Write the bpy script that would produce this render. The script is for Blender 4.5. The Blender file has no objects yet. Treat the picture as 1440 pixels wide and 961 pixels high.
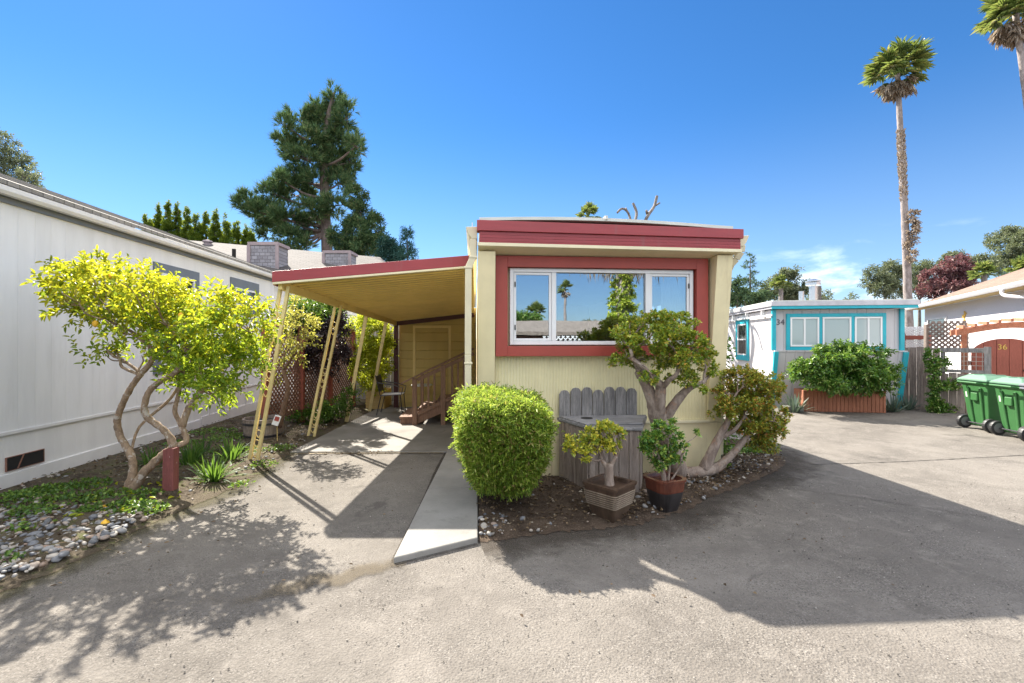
SKY_STR, SUN_STR, EXPOSURE = .056, 4.9, 1.72
SKY_DUST, SKY_OZONE, SKY_SAT = .03, 8.0, 1.15
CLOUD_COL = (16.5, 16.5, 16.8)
CLOUD_OFF = (.3, 0, 0)
FILL_CLOUD_T = .37  # cover threshold of the added fill cloud behind the viewer
HAZE_F, HAZE_COL = .35, (4.4, 5.2, 6.0)
import bpy, bmesh, math, random
import numpy as np
from mathutils import Vector, Matrix

rng = np.random.default_rng(11)
random.seed(11)
SC = bpy.context.scene
COL = SC.collection
PI = math.pi
EYE = 1.65
FPX = 640.0
YAW = math.radians(4.65)
CY_, SY_ = math.cos(YAW), math.sin(YAW)
OFF = {}

# ------------------------------------------------------------------ where things stand
def ray(px, py):
    x = (px - 720) / FPX
    return Vector((CY_ * x + SY_, -SY_ * x + CY_, (480 - py) / FPX))

def at_d(px, py, d):
    r = ray(px, py) * d
    return Vector((r.x, r.y, EYE + r.z))

def ground(px, py, z=0.0):
    r = ray(px, py)
    t = (z - EYE) / r.z
    return Vector((r.x * t, r.y * t, z))

def base_d(px, d, z=0.0):
    r = ray(px, 480) * d
    return Vector((r.x, r.y, z))

def at_y(px, py, y):
    r = ray(px, py)
    return at_d(px, py, y / r.y)

def V(*a):
    return Vector(a)

# ------------------------------------------------------------------ mesh helper
def catmull(pts, rad, sub=5):
    P = [Vector(p) for p in pts]
    out, ro = [], []
    n = len(P)
    for i in range(n - 1):
        p0, p1, p2, p3 = P[max(i - 1, 0)], P[i], P[i + 1], P[min(i + 2, n - 1)]
        for k in range(sub):
            t = k / sub
            out.append(0.5 * ((2 * p1) + (p2 - p0) * t + (2 * p0 - 5 * p1 + 4 * p2 - p3) * t * t + (3 * p1 - p0 - 3 * p2 + p3) * t ** 3))
            ro.append(rad[i] * (1 - t) + rad[i + 1] * t)
    out.append(P[-1]); ro.append(rad[-1])
    return out, ro

class MB:
    def __init__(s, xf=None):
        s.v = []; s.f = []; s.xf = xf
    def add(s, vs, fs):
        n = len(s.v)
        for p in vs:
            p = Vector(p)
            s.v.append(s.xf @ p if s.xf is not None else p)
        for f in fs:
            s.f.append([i + n for i in f])
    def box(s, a, b):
        x0, y0, z0 = a; x1, y1, z1 = b
        s.add([(x0, y0, z0), (x1, y0, z0), (x1, y1, z0), (x0, y1, z0), (x0, y0, z1), (x1, y0, z1), (x1, y1, z1), (x0, y1, z1)],
              [(0, 3, 2, 1), (4, 5, 6, 7), (0, 1, 5, 4), (1, 2, 6, 5), (2, 3, 7, 6), (3, 0, 4, 7)])
    def hexa(s, b4, t4):
        s.add(list(b4) + list(t4), [(0, 3, 2, 1), (4, 5, 6, 7), (0, 1, 5, 4), (1, 2, 6, 5), (2, 3, 7, 6), (3, 0, 4, 7)])
    def beam(s, p, q, w, h=None, up=(0, 0, 1)):
        h = h or w
        p = Vector(p); q = Vector(q)
        d = (q - p).normalized()
        u = Vector(up)
        if abs(d.dot(u)) > .98: u = Vector((0, 1, 0))
        sd = d.cross(u).normalized(); u = sd.cross(d)
        a = sd * w / 2; b = u * h / 2
        s.hexa([p - a - b, p + a - b, q + a - b, q - a - b], [p - a + b, p + a + b, q + a + b, q - a + b])
    def prism(s, poly, ext):
        e = Vector(ext); n = len(poly)
        P = [Vector(p) for p in poly]
        s.add(P + [p + e for p in P], [list(range(n))[::-1], list(range(n, 2 * n))] + [(i, (i + 1) % n, (i + 1) % n + n, i + n) for i in range(n)])
    def quad(s, a, b, c, d):
        s.add([a, b, c, d], [(0, 1, 2, 3)])
    def tube(s, pts, rad, n=8, sub=0, wob=0.0):
        if not isinstance(rad, (list, tuple)): rad = [rad] * len(pts)
        if sub: pts, rad = catmull(pts, list(rad), sub)
        P = [Vector(p) for p in pts]
        t = (P[1] - P[0]).normalized()
        u = t.cross(Vector((0.3, 0.9, 0.1)));
        if u.length < .1: u = t.cross(Vector((1, 0, 0)))
        u.normalize()
        vs = []
        for i, p in enumerate(P):
            t = (P[min(i + 1, len(P) - 1)] - P[max(i - 1, 0)]).normalized()
            u = (u - t * u.dot(t)).normalized(); w = t.cross(u)
            for k in range(n):
                a = 2 * PI * k / n
                r = rad[i] * (1 + (random.uniform(-wob, wob) if wob else 0))
                vs.append(p + (u * math.cos(a) + w * math.sin(a)) * r)
        fs = []
        for i in range(len(P) - 1):
            for k in range(n):
                a, b = i * n + k, i * n + (k + 1) % n
                fs.append((a, b, b + n, a + n))
        fs.append(list(range(n))[::-1]); m = (len(P) - 1) * n
        fs.append([m + k for k in range(n)])
        s.add(vs, fs)
    def lathe(s, c, prof, n=20, axis='z'):
        vs = []
        for r, z in prof:
            for k in range(n):
                a = 2 * PI * k / n
                p = (r * math.cos(a), r * math.sin(a), z)
                if axis == 'x': p = (z, r * math.cos(a), r * math.sin(a))
                vs.append(Vector(c) + Vector(p))
        fs = []
        for i in range(len(prof) - 1):
            for k in range(n):
                a, b = i * n + k, i * n + (k + 1) % n
                fs.append((a, b, b + n, a + n))
        fs.append(list(range(n))[::-1]); m = (len(prof) - 1) * n
        fs.append([m + k for k in range(n)])
        s.add(vs, fs)
    def lattice(s, o, u, w, h, sp, sw, th, nrm, diag=True):
        """slats over a rectangle with corner o, unit direction u, width w, height h"""
        o = Vector(o); u = Vector(u).normalized(); nrm = Vector(nrm).normalized()
        z = Vector((0, 0, 1))
        def clip(a, b):
            t0, t1 = 0.0, 1.0
            for p, d, hi in ((a[0], b[0] - a[0], w), (a[1], b[1] - a[1], h)):
                if abs(d) < 1e-9:
                    if p < 0 or p > hi: return None
                    continue
                x0, x1 = sorted(((0 - p) / d, (hi - p) / d))
                t0 = max(t0, x0); t1 = min(t1, x1)
            return (t0, t1) if t1 - t0 > .01 else None
        for sg in (1, -1):
            k = -h - sp
            while k < w + h + sp:
                a, b = ((k, 0), (k + h * sg, h)) if diag else (((k, 0), (k, h)) if sg > 0 else ((0, k), (w, k)))
                c = clip(a, b)
                if c:
                    p = o + u * (a[0] + (b[0] - a[0]) * c[0]) + z * (a[1] + (b[1] - a[1]) * c[0])
                    q = o + u * (a[0] + (b[0] - a[0]) * c[1]) + z * (a[1] + (b[1] - a[1]) * c[1])
                    s.beam(p + nrm * th * .55 * sg, q + nrm * th * .55 * sg, th, sw, up=nrm.cross(q - p))
                k += sp
    def build(s, name, m, parent=None, smooth=False, bevel=0.0, loc=None, recalc=True):
        if parent is None:
            if loc is None:
                xs = [p.x for p in s.v]; ys = [p.y for p in s.v]; zs = [p.z for p in s.v]
                loc = Vector(((min(xs) + max(xs)) / 2, (min(ys) + max(ys)) / 2, min(zs)))
            o_ = Vector(loc)
        else:
            o_ = OFF.get(parent.name, Vector())
        me = bpy.data.meshes.new(name)
        me.from_pydata([tuple(p - o_) for p in s.v], [], s.f)
        if recalc and len(s.f) < 60000:
            bm = bmesh.new(); bm.from_mesh(me); bmesh.ops.recalc_face_normals(bm, faces=bm.faces); bm.to_mesh(me); bm.free()
        me.materials.append(m)
        if smooth:
            me.polygons.foreach_set('use_smooth', [True] * len(me.polygons))
        o = bpy.data.objects.new(name, me); COL.objects.link(o)
        if parent is None: o.location = o_
        else: o.parent = parent
        OFF[o.name] = o_
        if bevel:
            md = o.modifiers.new('bevel', 'BEVEL'); md.width = bevel; md.segments = 2; md.limit_method = 'ANGLE'; md.angle_limit = .7
        return o

def np_mesh(name, Vt, F, m, parent=None, loc=None, smooth=False):
    Vt = np.asarray(Vt, dtype=np.float32)
    if parent is None:
        o_ = Vector(loc) if loc is not None else Vector((float(Vt[:, 0].mean()), float(Vt[:, 1].mean()), float(Vt[:, 2].min())))
    else:
        o_ = OFF.get(parent.name, Vector())
    Vt = Vt - np.array(o_, dtype=np.float32)
    F = np.asarray(F, dtype=np.int32); k = F.shape[1]; nf = F.shape[0]
    me = bpy.data.meshes.new(name)
    me.vertices.add(len(Vt)); me.vertices.foreach_set('co', Vt.ravel())
    me.loops.add(nf * k); me.loops.foreach_set('vertex_index', F.ravel())
    me.polygons.add(nf)
    me.polygons.foreach_set('loop_start', np.arange(0, nf * k, k, dtype=np.int32))
    me.polygons.foreach_set('loop_total', np.full(nf, k, dtype=np.int32))
    if smooth: me.polygons.foreach_set('use_smooth', np.ones(nf, dtype=bool))
    me.update(calc_edges=True); me.validate()
    me.materials.append(m)
    o = bpy.data.objects.new(name, me); COL.objects.link(o)
    if parent is None: o.location = o_
    else: o.parent = parent
    OFF[o.name] = o_
    return o

def tag(o, label=None, cat=None, group=None, kind=None):
    if label: o['label'] = label
    if cat: o['category'] = cat
    if group: o['group'] = group
    if kind: o['kind'] = kind
    return o

def thing(name, label, cat, loc=(0, 0, 0), group=None):
    o = bpy.data.objects.new(name, None); COL.objects.link(o)
    o.location = loc; o.empty_display_size = .1
    OFF[o.name] = Vector(loc)
    return tag(o, label, cat, group)

def copy_tree(o, parent=None):
    c = o.copy(); COL.objects.link(c)
    if parent is not None: c.parent = parent
    for ch in [x for x in COL.objects if x.parent == o]:
        copy_tree(ch, c)
    return c

# ------------------------------------------------------------------ materials
class NT:
    def __init__(s, name):
        s.m = bpy.data.materials.new(name); s.m.use_nodes = True
        s.t = s.m.node_tree; s.n = s.t.nodes
        s.b = s.n['Principled BSDF']; s.out = s.n['Material Output']
        s.co = None
    def new(s, typ, **kw):
        nd = s.n.new(typ)
        for k, v in kw.items(): setattr(nd, k, v)
        return nd
    def link(s, a, b): s.t.links.new(a, b)
    def coord(s):
        if s.co is None:
            s.co = s.new('ShaderNodeTexCoord').outputs['Object']
        return s.co
    def mapped(s, scale=(1, 1, 1), rot=(0, 0, 0)):
        mp = s.new('ShaderNodeMapping'); mp.inputs['Scale'].default_value = scale; mp.inputs['Rotation'].default_value = rot
        s.link(s.coord(), mp.inputs['Vector']); return mp.outputs['Vector']
    def noise(s, scale, detail=4, rough=.55, vec=None, dist=0.0):
        nd = s.new('ShaderNodeTexNoise'); nd.inputs['Scale'].default_value = scale
        nd.inputs['Detail'].default_value = detail; nd.inputs['Roughness'].default_value = rough; nd.inputs['Distortion'].default_value = dist
        s.link(vec if vec is not None else s.coord(), nd.inputs['Vector']); return nd.outputs['Fac']
    def voro(s, scale, vec=None, feature='F1', out='Distance', rnd=1.0):
        nd = s.new('ShaderNodeTexVoronoi'); nd.feature = feature; nd.inputs['Scale'].default_value = scale
        nd.inputs['Randomness'].default_value = rnd
        s.link(vec if vec is not None else s.coord(), nd.inputs['Vector']); return nd.outputs[out]
    def ramp(s, fac, stops, interp='LINEAR'):
        nd = s.new('ShaderNodeValToRGB'); cr = nd.color_ramp; cr.interpolation = interp
        while len(cr.elements) < len(stops): cr.elements.new(.5)
        for e, (p, c) in zip(cr.elements, stops):
            e.position = p; e.color = (*c, 1) if len(c) == 3 else c
        s.link(fac, nd.inputs['Fac']); return nd.outputs['Color']
    def mix(s, fac, a, b, mode='MIX'):
        nd = s.new('ShaderNodeMix', data_type='RGBA', blend_type=mode)
        for i, x in ((0, fac), (6, a), (7, b)):
            if isinstance(x, (int, float)): nd.inputs[i].default_value = x
            elif isinstance(x, tuple): nd.inputs[i].default_value = (*x, 1)
            else: s.link(x, nd.inputs[i])
        return nd.outputs[2]
    def math(s, op, a, b=0.0, c=None, clamp=False):
        nd = s.new('ShaderNodeMath', operation=op, use_clamp=clamp)
        for i, x in enumerate((a, b) if c is None else (a, b, c)):
            if isinstance(x, (int, float)): nd.inputs[i].default_value = x
            else: s.link(x, nd.inputs[i])
        return nd.outputs[0]
    def smooth(s, x, a, b, lo=0.0, hi=1.0):
        nd = s.new('ShaderNodeMapRange', interpolation_type='SMOOTHSTEP')
        s.link(x, nd.inputs[0])
        for i, v in enumerate((a, b, lo, hi)): nd.inputs[i + 1].default_value = v
        return nd.outputs[0]
    def bump(s, h, strength=.3, dist=.01, prev=None):
        nd = s.new('ShaderNodeBump'); nd.inputs['Strength'].default_value = strength; nd.inputs['Distance'].default_value = dist
        s.link(h, nd.inputs['Height'])
        if prev is not None: s.link(prev, nd.inputs['Normal'])
        return nd.outputs['Normal']
    def done(s, col=None, rough=.6, nrm=None, metal=0.0, spec=None):
        if col is not None:
            if isinstance(col, tuple): s.b.inputs['Base Color'].default_value = (*col, 1)
            else: s.link(col, s.b.inputs['Base Color'])
        if isinstance(rough, (int, float)): s.b.inputs['Roughness'].default_value = rough
        else: s.link(rough, s.b.inputs['Roughness'])
        s.b.inputs['Metallic'].default_value = metal
        if spec is not None: s.b.inputs['Specular IOR Level'].default_value = spec
        if nrm is not None: s.link(nrm, s.b.inputs['Normal'])
        return s.m

def sc(c, k): return tuple(min(1, x * k) for x in c)

def paint(name, c, rough=.5, var=.12, sx=6, bumpy=.08, dirt=None, scale=(1, 1, 1)):
    t = NT(name)
    v = t.mapped(scale)
    n = t.noise(sx, 5, .6, v)
    col = t.mix(t.smooth(n, .3, .7), sc(c, 1 - var), sc(c, 1 + var * .6))
    n2 = t.noise(.7, 3)
    col = t.mix(t.smooth(n2, .4, .75, 0, .35), col, sc(c, .82))
    if dirt:
        st = t.noise(9, 4, .65, t.mapped((1, 1, .12)))
        col = t.mix(t.smooth(st, .55, .8, 0, .55), col, dirt)
    return t.done(col, rough, t.bump(t.noise(60, 3), bumpy, .004))

def wood(name, c, c2, rough=.75, grain=(14, 14, .8), bumpy=.5, fleck=None):
    t = NT(name)
    v = t.mapped(grain)
    n = t.noise(2.2, 6, .65, v, .6)
    f = t.noise(9, 4, .7, v)
    col = t.mix(t.smooth(n, .3, .7), c, c2)
    col = t.mix(t.smooth(f, .45, .75, 0, .6), col, sc(c, .55))
    st_ = t.noise(16, 3, .6, v)
    col = t.mix(t.smooth(st_, .52, .62, 0, .55), col, sc(c, .45))
    big = t.noise(1.3, 3)
    col = t.mix(t.smooth(big, .4, .7, 0, .4), col, sc(c2, 1.2))
    if fleck:
        col = t.mix(t.smooth(t.noise(22, 3, .7, t.mapped((1, 1, .35))), .66, .72), col, fleck)
    return t.done(col, rough, t.bump(f, bumpy, .004))

def leaf(name, stops, trans=.35, rough=.45, spec=.4, tint=None):
    """leaf blades: each blade its own random tone, light passes through them"""
    t = NT(name)
    g = t.new('ShaderNodeNewGeometry')
    col = t.ramp(g.outputs['Random Per Island'], stops)
    t.done(col, rough, spec=spec)
    tr = t.new('ShaderNodeBsdfTranslucent')
    tc = t.mix(.6, col, tint if tint else (.45, .55, .03), 'MIX')
    t.link(tc, tr.inputs['Color'])
    mx = t.new('ShaderNodeMixShader'); mx.inputs[0].default_value = trans
    t.link(t.b.outputs[0], mx.inputs[1]); t.link(tr.outputs[0], mx.inputs[2]); t.link(mx.outputs[0], t.out.inputs['Surface'])
    return t.m

def bark(name, c, c2, patch=None, scale=18):
    t = NT(name)
    v = t.mapped((1, 1, .45))
    n = t.noise(scale, 6, .7, v, .4)
    col = t.mix(t.smooth(n, .35, .68), c, c2)
    if patch:
        col = t.mix(t.smooth(t.noise(scale * .55, 4, .7), .55, .64), col, patch)
    return t.done(col, .85, t.bump(n, .8, .02))

def siding(name, c, axis, spacing, gw=.012, depth=.012, var=.06, rough=.6, dirt=None, k=.9, board=.12):
    """boards with real-profile grooves carried as bump at fixed spacing along an axis"""
    t = NT(name)
    sp = t.new('ShaderNodeSeparateXYZ'); t.link(t.coord(), sp.inputs[0])
    x = sp.outputs['XYZ'.index(axis)]
    fr = t.math('FRACT', t.math('DIVIDE', x, spacing))
    dd = t.math('ABSOLUTE', t.math('SUBTRACT', fr, .5))
    h = t.smooth(dd, 0, gw / spacing)
    n = t.noise(5, 5, .6, t.mapped((1, 1, .15)))
    col = t.mix(t.smooth(n, .3, .7), sc(c, 1 - var), sc(c, 1 + var * .5))
    cell = t.new('ShaderNodeTexWhiteNoise', noise_dimensions='1D')
    t.link(t.math('FLOOR', t.math('ADD', t.math('DIVIDE', x, spacing), .5)), cell.inputs['W'])
    col = t.mix(t.math('MULTIPLY', cell.outputs['Value'], board), col, sc(c, .7))
    if dirt:
        col = t.mix(t.smooth(t.noise(4, 4, .7, t.mapped((1, 1, .25))), .52, .8, 0, .5), col, dirt)
    nb = t.bump(h, k, depth)
    return t.done(col, rough, t.bump(t.noise(45, 3, .6, t.mapped((1, 1, .2))), .12, .004, nb))

def shingle(name, c, c2, w=.3, h=.14, rot=(0, 0, 0)):
    t = NT(name)
    b = t.new('ShaderNodeTexBrick'); b.offset = .5
    b.inputs['Scale'].default_value = 1; b.inputs['Brick Width'].default_value = w; b.inputs['Row Height'].default_value = h
    b.inputs['Mortar Size'].default_value = .008; b.inputs['Bias'].default_value = .0
    b.inputs['Color1'].default_value = (*c, 1); b.inputs['Color2'].default_value = (*c2, 1); b.inputs['Mortar'].default_value = (*sc(c, .45), 1)
    t.link(t.mapped((1, 1, 1), rot), b.inputs['Vector'])
    col = t.mix(t.smooth(t.noise(1.2, 4), .35, .7, 0, .4), b.outputs['Color'], sc(c, .7))
    col = t.mix(t.smooth(t.noise(40, 2), .4, .7, 0, .3), col, sc(c2, 1.25))
    inv = t.math('SUBTRACT', 1.0, b.outputs['Fac'])
    return t.done(col, .9, t.bump(inv, .7, .012))

def glass(name, refl=.45, tint=(.55, .62, .66)):
    t = NT(name)
    tr = t.new('ShaderNodeBsdfTransparent'); tr.inputs[0].default_value = (*tint, 1)
    gl = t.new('ShaderNodeBsdfGlossy'); gl.inputs['Roughness'].default_value = .0
    gl.inputs['Color'].default_value = (.80, .88, .95, 1)
    # old float glass is never perfectly flat
    t.link(t.bump(t.noise(2.5, 2), .02, .02), gl.inputs['Normal'])
    fz = t.new('ShaderNodeFresnel'); fz.inputs[0].default_value = 1.5
    fac = t.math('ADD', t.math('MULTIPLY', fz.outputs[0], .6), refl, clamp=True)
    mx = t.new('ShaderNodeMixShader'); t.link(fac, mx.inputs[0])
    t.link(tr.outputs[0], mx.inputs[1]); t.link(gl.outputs[0], mx.inputs[2]); t.link(mx.outputs[0], t.out.inputs['Surface'])
    return t.m

M = {}
M['cream'] = paint('cream_paint', (.74, .65, .40), .5, .06, 5, dirt=(.45, .36, .2))
M['cream_trim'] = paint('cream_trim_paint', (.76, .69, .47), .45, .06, 5)
M['yellow'] = paint('yellow_panel_paint', (.76, .69, .42), .5, .07, 4, dirt=(.62, .54, .33))
M['mustard'] = paint('mustard_metal_paint', (.80, .63, .25), .42, .08, 3)
M['post'] = paint('post_paint', (.76, .62, .29), .45, .12, 8, dirt=(.4, .26, .1))
M['shed'] = siding('shed_siding', (.62, .47, .16), 'Z', .22, .012, .012)
M['red'] = paint('red_fascia_paint', (.32, .046, .052), .42, .10, 7, scale=(.4, 1, 3), dirt=(.24, .10, .095))
M['red2'] = paint('red_surround_paint', (.34, .055, .038), .5, .08, 5)
M['maroon'] = paint('maroon_paint', (.075, .018, .022), .5, .1, 5)
M['white'] = paint('white_vinyl', (.78, .78, .78), .35, .03, 4)
M['street_roof'] = paint('street_roof', (.22, .18, .15), .8, .4, 8)
M['white_roof'] = paint('white_roof_metal', (.62, .63, .58), .45, .12, 3)
M['gutter'] = paint('gutter_paint', (.66, .60, .42), .4, .06, 5, dirt=(.45, .38, .25))
M['grey_siding'] = siding('grey_siding', (.765, .765, .765), 'Y', .205, .006, .006, dirt=(.64, .63, .61), k=.5, board=.05)
M['grey_skirt'] = siding('grey_skirting', (.76, .75, .735), 'Y', .30, .006, .006, dirt=(.58, .56, .52), k=.45, board=.05)
M['grey_trim'] = paint('grey_trim_paint', (.72, .71, .70), .5, .06, 5)
M['dark_trim'] = paint('slate_trim_eave_shade', (.16, .18, .21), .5, .08, 5)
M['roof_grey'] = shingle('grey_shingle', (.20, .19, .175), (.28, .265, .245))
M['roof_tan'] = shingle('tan_shingle', (.17, .105, .075), (.235, .155, .115))
M['roof_brown'] = shingle('weathered_shingle', (.068, .060, .055), (.105, .094, .087))
M['chimney'] = shingle('chimney_shingle', (.20, .19, .21), (.34, .33, .36), .17, .11, (PI / 2, 0, 0))
M['chimney_trim'] = paint('chimney_trim', (.30, .24, .25), .7)
M['dark'] = paint('dark_void', (.015, .014, .013), .9)
M['black'] = paint('black_plastic', (.025, .025, .027), .5, .1, 20)
M['steel'] = NT('galvanised_steel').done((.62, .63, .65), .28, metal=.9)
M['chrome_dark'] = NT('dark_tube').done((.10, .10, .11), .35, metal=.7)
M['glass'] = glass('window_glass', .34, (.78, .82, .84))
M['glass2'] = NT('curtained_glass').done((.36, .43, .44), .06, spec=.8)
M['glass3'] = NT('dark_glass').done((.03, .035, .04), .04, spec=.9)
M['curtain'] = NT('curtain_cloth').done((.80, .82, .80), .9)
M['room'] = paint('room_paint', (.42, .40, .37), .9)
M['turq'] = paint('turquoise_paint', (.015, .38, .47), .5, .10, 5, dirt=(.05, .30, .36))
M['siding34'] = siding('lilac_grey_siding', (.52, .50, .515), 'X', .21, .014, .012)
M['siding34s'] = siding('side_siding', (.60, .58, .59), 'Y', .21, .014, .012)
M['grey_fascia'] = paint('grey_fascia', (.50, .49, .53), .5)
M['stucco'] = paint('white_stucco', (.66, .65, .66), .9, .05, 30, .4)
M['redwood'] = wood('redwood', (.24, .085, .045), (.38, .15, .085))
M['gatewood'] = wood('red_stained_wood', (.26, .075, .05), (.34, .10, .07), bumpy=.25)
M['pergola'] = wood('pergola_wood', (.40, .15, .08), (.52, .22, .13), grain=(4, 4, 4))
M['stairwood'] = wood('brown_stained_wood', (.17, .095, .062), (.28, .165, .11), fleck=(.33, .22, .17))
M['weathered'] = wood('weathered_wood', (.12, .115, .115), (.34, .32, .305), bumpy=.8)
M['weathered_warm'] = wood('weathered_fence_wood', (.15, .115, .095), (.36, .30, .26), fleck=(.30, .18, .14), bumpy=.8)
M['weathered_flat'] = wood('weathered_top_wood', (.12, .118, .12), (.33, .325, .33), grain=(.9, 14, 14), bumpy=.8)
M['lattice_brown'] = wood('brown_lattice_wood', (.16, .075, .05), (.26, .13, .09), grain=(4, 4, 4))
M['stake'] = wood('painted_stake', (.17, .05, .045), (.24, .075, .065), fleck=(.55, .5, .47))
M['plank'] = wood('fresh_pine_board', (.50, .36, .13), (.60, .45, .20), grain=(.8, .8, 12))
M['bin_green'] = paint('green_bin_plastic', (.042, .145, .045), .42, .10, 3, dirt=(.075, .155, .07))
M['lid_green'] = paint('green_lid_plastic', (.105, .215, .14), .45, .10, 3)
M['bin_grey'] = paint('grey_bin_plastic', (.12, .125, .15), .42, .08, 3)
M['rim'] = paint('wheel_hub', (.14, .14, .145), .5)
M['concrete'] = None
M['gold'] = paint('gold_paint', (.62, .40, .08), .4)
M['numberpaint'] = paint('dark_number_paint', (.10, .09, .11), .5)

def make_ground_mats():
    # old asphalt: pale worn binder, stones of several tones, stains
    t = NT('worn_asphalt')
    big = t.noise(.30, 6, .62, dist=.6); mid = t.noise(1.3, 7, .68, dist=.4)
    col = t.mix(t.smooth(big, .34, .66), (0.125, 0.112, 0.098), (0.198, 0.180, 0.158))
    col = t.mix(t.smooth(mid, .44, .68, 0, .7), col, (0.099, 0.089, 0.078))
    col = t.mix(t.smooth(t.noise(4.2, 6, .72, dist=.5), .50, .66, 0, .5), col, (0.221, 0.201, 0.177))
    vc = t.voro(150, out='Color')
    bw = t.new('ShaderNodeSeparateColor'); t.link(vc, bw.inputs[0])
    thin = t.smooth(t.noise(1.9, 5, .7), .38, .62, .25, 1)
    col = t.mix(t.math('MULTIPLY', t.smooth(bw.outputs[0], .72, .98, 0, .6), thin), col, (0.284, 0.264, 0.238))
    col = t.mix(t.math('MULTIPLY', t.smooth(bw.outputs[1], .74, .98, 0, .75), thin), col, (0.046, 0.042, 0.038))
    fine = t.noise(230, 3, .75)
    col = t.mix(t.smooth(fine, .42, .66, 0, .38), col, (0.086, 0.077, 0.068))
    pit = t.voro(26, rnd=1.0)
    pm = t.noise(3.3, 3)
    col = t.mix(t.math('MULTIPLY', t.smooth(pit, .06, .15, .85, 0), t.smooth(pm, .5, .6)), col, (0.020, 0.018, 0.017))
    stn = t.noise(.7, 7, .72, dist=1.6)
    col = t.mix(t.smooth(stn, .56, .70, 0, .62), col, (0.063, 0.056, 0.050))
    oil = t.voro(.55)
    col = t.mix(t.math('MULTIPLY', t.smooth(oil, .05, .22, .8, 0), t.smooth(t.noise(5, 5, .7), .4, .6)), col, (0.033, 0.030, 0.028))
    wv = t.voro(75)
    nb = t.bump(wv, .6, .009)
    nb = t.bump(fine, .55, .004, nb)
    nb = t.bump(t.noise(4, 5), .22, .04, nb)
    M['asphalt'] = t.done(col, .92, nb, spec=.25)
    # the driveway: finer and browner
    t = NT('driveway_asphalt')
    col = t.mix(t.smooth(t.noise(.6, 5, .6), .3, .7), (0.142, 0.125, 0.107), (0.198, 0.178, 0.154))
    col = t.mix(t.smooth(t.noise(1.7, 6, .7, dist=.8), .52, .72, 0, .6), col, (0.172, 0.139, 0.092))
    vc = t.voro(120, out='Color'); bw = t.new('ShaderNodeSeparateColor'); t.link(vc, bw.inputs[0])
    col = t.mix(t.smooth(bw.outputs[0], .7, .95, 0, .55), col, (0.224, 0.208, 0.185))
    col = t.mix(t.smooth(bw.outputs[1], .72, .95, 0, .6), col, (0.046, 0.042, 0.037))
    col = t.mix(t.smooth(t.noise(2.6, 6, .7, dist=1.0), .55, .72, 0, .5), col, (0.076, 0.066, 0.056))
    f = t.noise(190, 3, .7)
    nb = t.bump(t.voro(120), .5, .004); nb = t.bump(f, .4, .003, nb)
    M['drive'] = t.done(col, .92, nb, spec=.25)
    # concrete
    for nm, a, b in (('concrete', (.175, .163, .147), (.265, .25, .228)), ('concrete_walk', (.20, .192, .176), (.275, .265, .245))):
        t = NT(nm)
        col = t.mix(t.smooth(t.noise(1.1, 6, .65), .3, .7), a, b)
        col = t.mix(t.smooth(t.noise(3.0, 6, .7, dist=1.5), .56, .75, 0, .6), col, sc(a, .62))
        col = t.mix(t.smooth(t.noise(120, 2), .55, .75, 0, .35), col, sc(a, .5))
        nb = t.bump(t.noise(90, 3, .7), .35, .003)
        M[nm] = t.done(col, .85, nb, spec=.3)
    # soil
    t = NT('dark_soil')
    col = t.mix(t.smooth(t.noise(4, 6, .7), .3, .7), (.045, .032, .024), (.11, .08, .058))
    col = t.mix(t.smooth(t.noise(55, 3, .7), .52, .7, 0, .7), col, (.19, .15, .11))
    col = t.mix(t.smooth(t.voro(60), .06, .14, .6, 0), col, (.28, .25, .2))
    nb = t.bump(t.noise(40, 5, .75), .9, .03)
    M['soil'] = t.done(col, .95, nb, spec=.15)
    t = NT('mossy_soil')
    col = t.mix(t.smooth(t.noise(3, 6, .7), .3, .7), (.06, .045, .032), (.14, .115, .08))
    col = t.mix(t.smooth(t.noise(6, 5, .7), .52, .66, 0, .8), col, (.07, .09, .02))
    col = t.mix(t.smooth(t.noise(60, 3, .7), .55, .7, 0, .7), col, (.24, .20, .15))
    M['soil2'] = t.done(col, .95, t.bump(t.noise(40, 5, .75), .9, .03), spec=.15)
    t = NT('river_pebble')
    g = t.new('ShaderNodeNewGeometry')
    col = t.ramp(g.outputs['Random Per Island'], [(0, (0.081, 0.085, 0.093)), (0.25, (0.149, 0.156, 0.173)), (0.5, (0.243, 0.24, 0.235)), (0.72, (0.338, 0.305, 0.259)), (0.86, (0.27, 0.182, 0.13)), (0.94, (0.406, 0.364, 0.309)), (1, (0.568, 0.52, 0.457))])
    col = t.mix(t.smooth(t.noise(30, 4, .6), .4, .7, 0, .45), col, (.2, .2, .21))
    M['pebble'] = t.done(col, .7, t.bump(t.noise(60, 3), .2, .003))
    t = NT('loose_grit')
    g = t.new('ShaderNodeNewGeometry')
    M['grit'] = t.done(t.ramp(g.outputs['Random Per Island'], [(0, (.05, .045, .04)), (.5, (.16, .145, .125)), (1, (.40, .37, .33))]), .9)
    t = NT('crack_fill')
    M['crack'] = t.done(t.mix(t.noise(30, 3), (.05, .046, .042), (.13, .115, .10)), .95)
    t = NT('seam_grit')
    M['seam'] = t.done(t.mix(t.smooth(t.noise(60, 4, .7), .35, .65), (.13, .11, .08), (.25, .21, .155)), .95, t.bump(t.noise(90, 3, .8), .5, .006))
    t = NT('debris')
    M['debris'] = t.done(t.mix(t.smooth(t.noise(35, 4, .7), .35, .65), (.12, .095, .06), (.26, .22, .16)), .95, t.bump(t.noise(70, 3, .8), .9, .01))
make_ground_mats()

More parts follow.
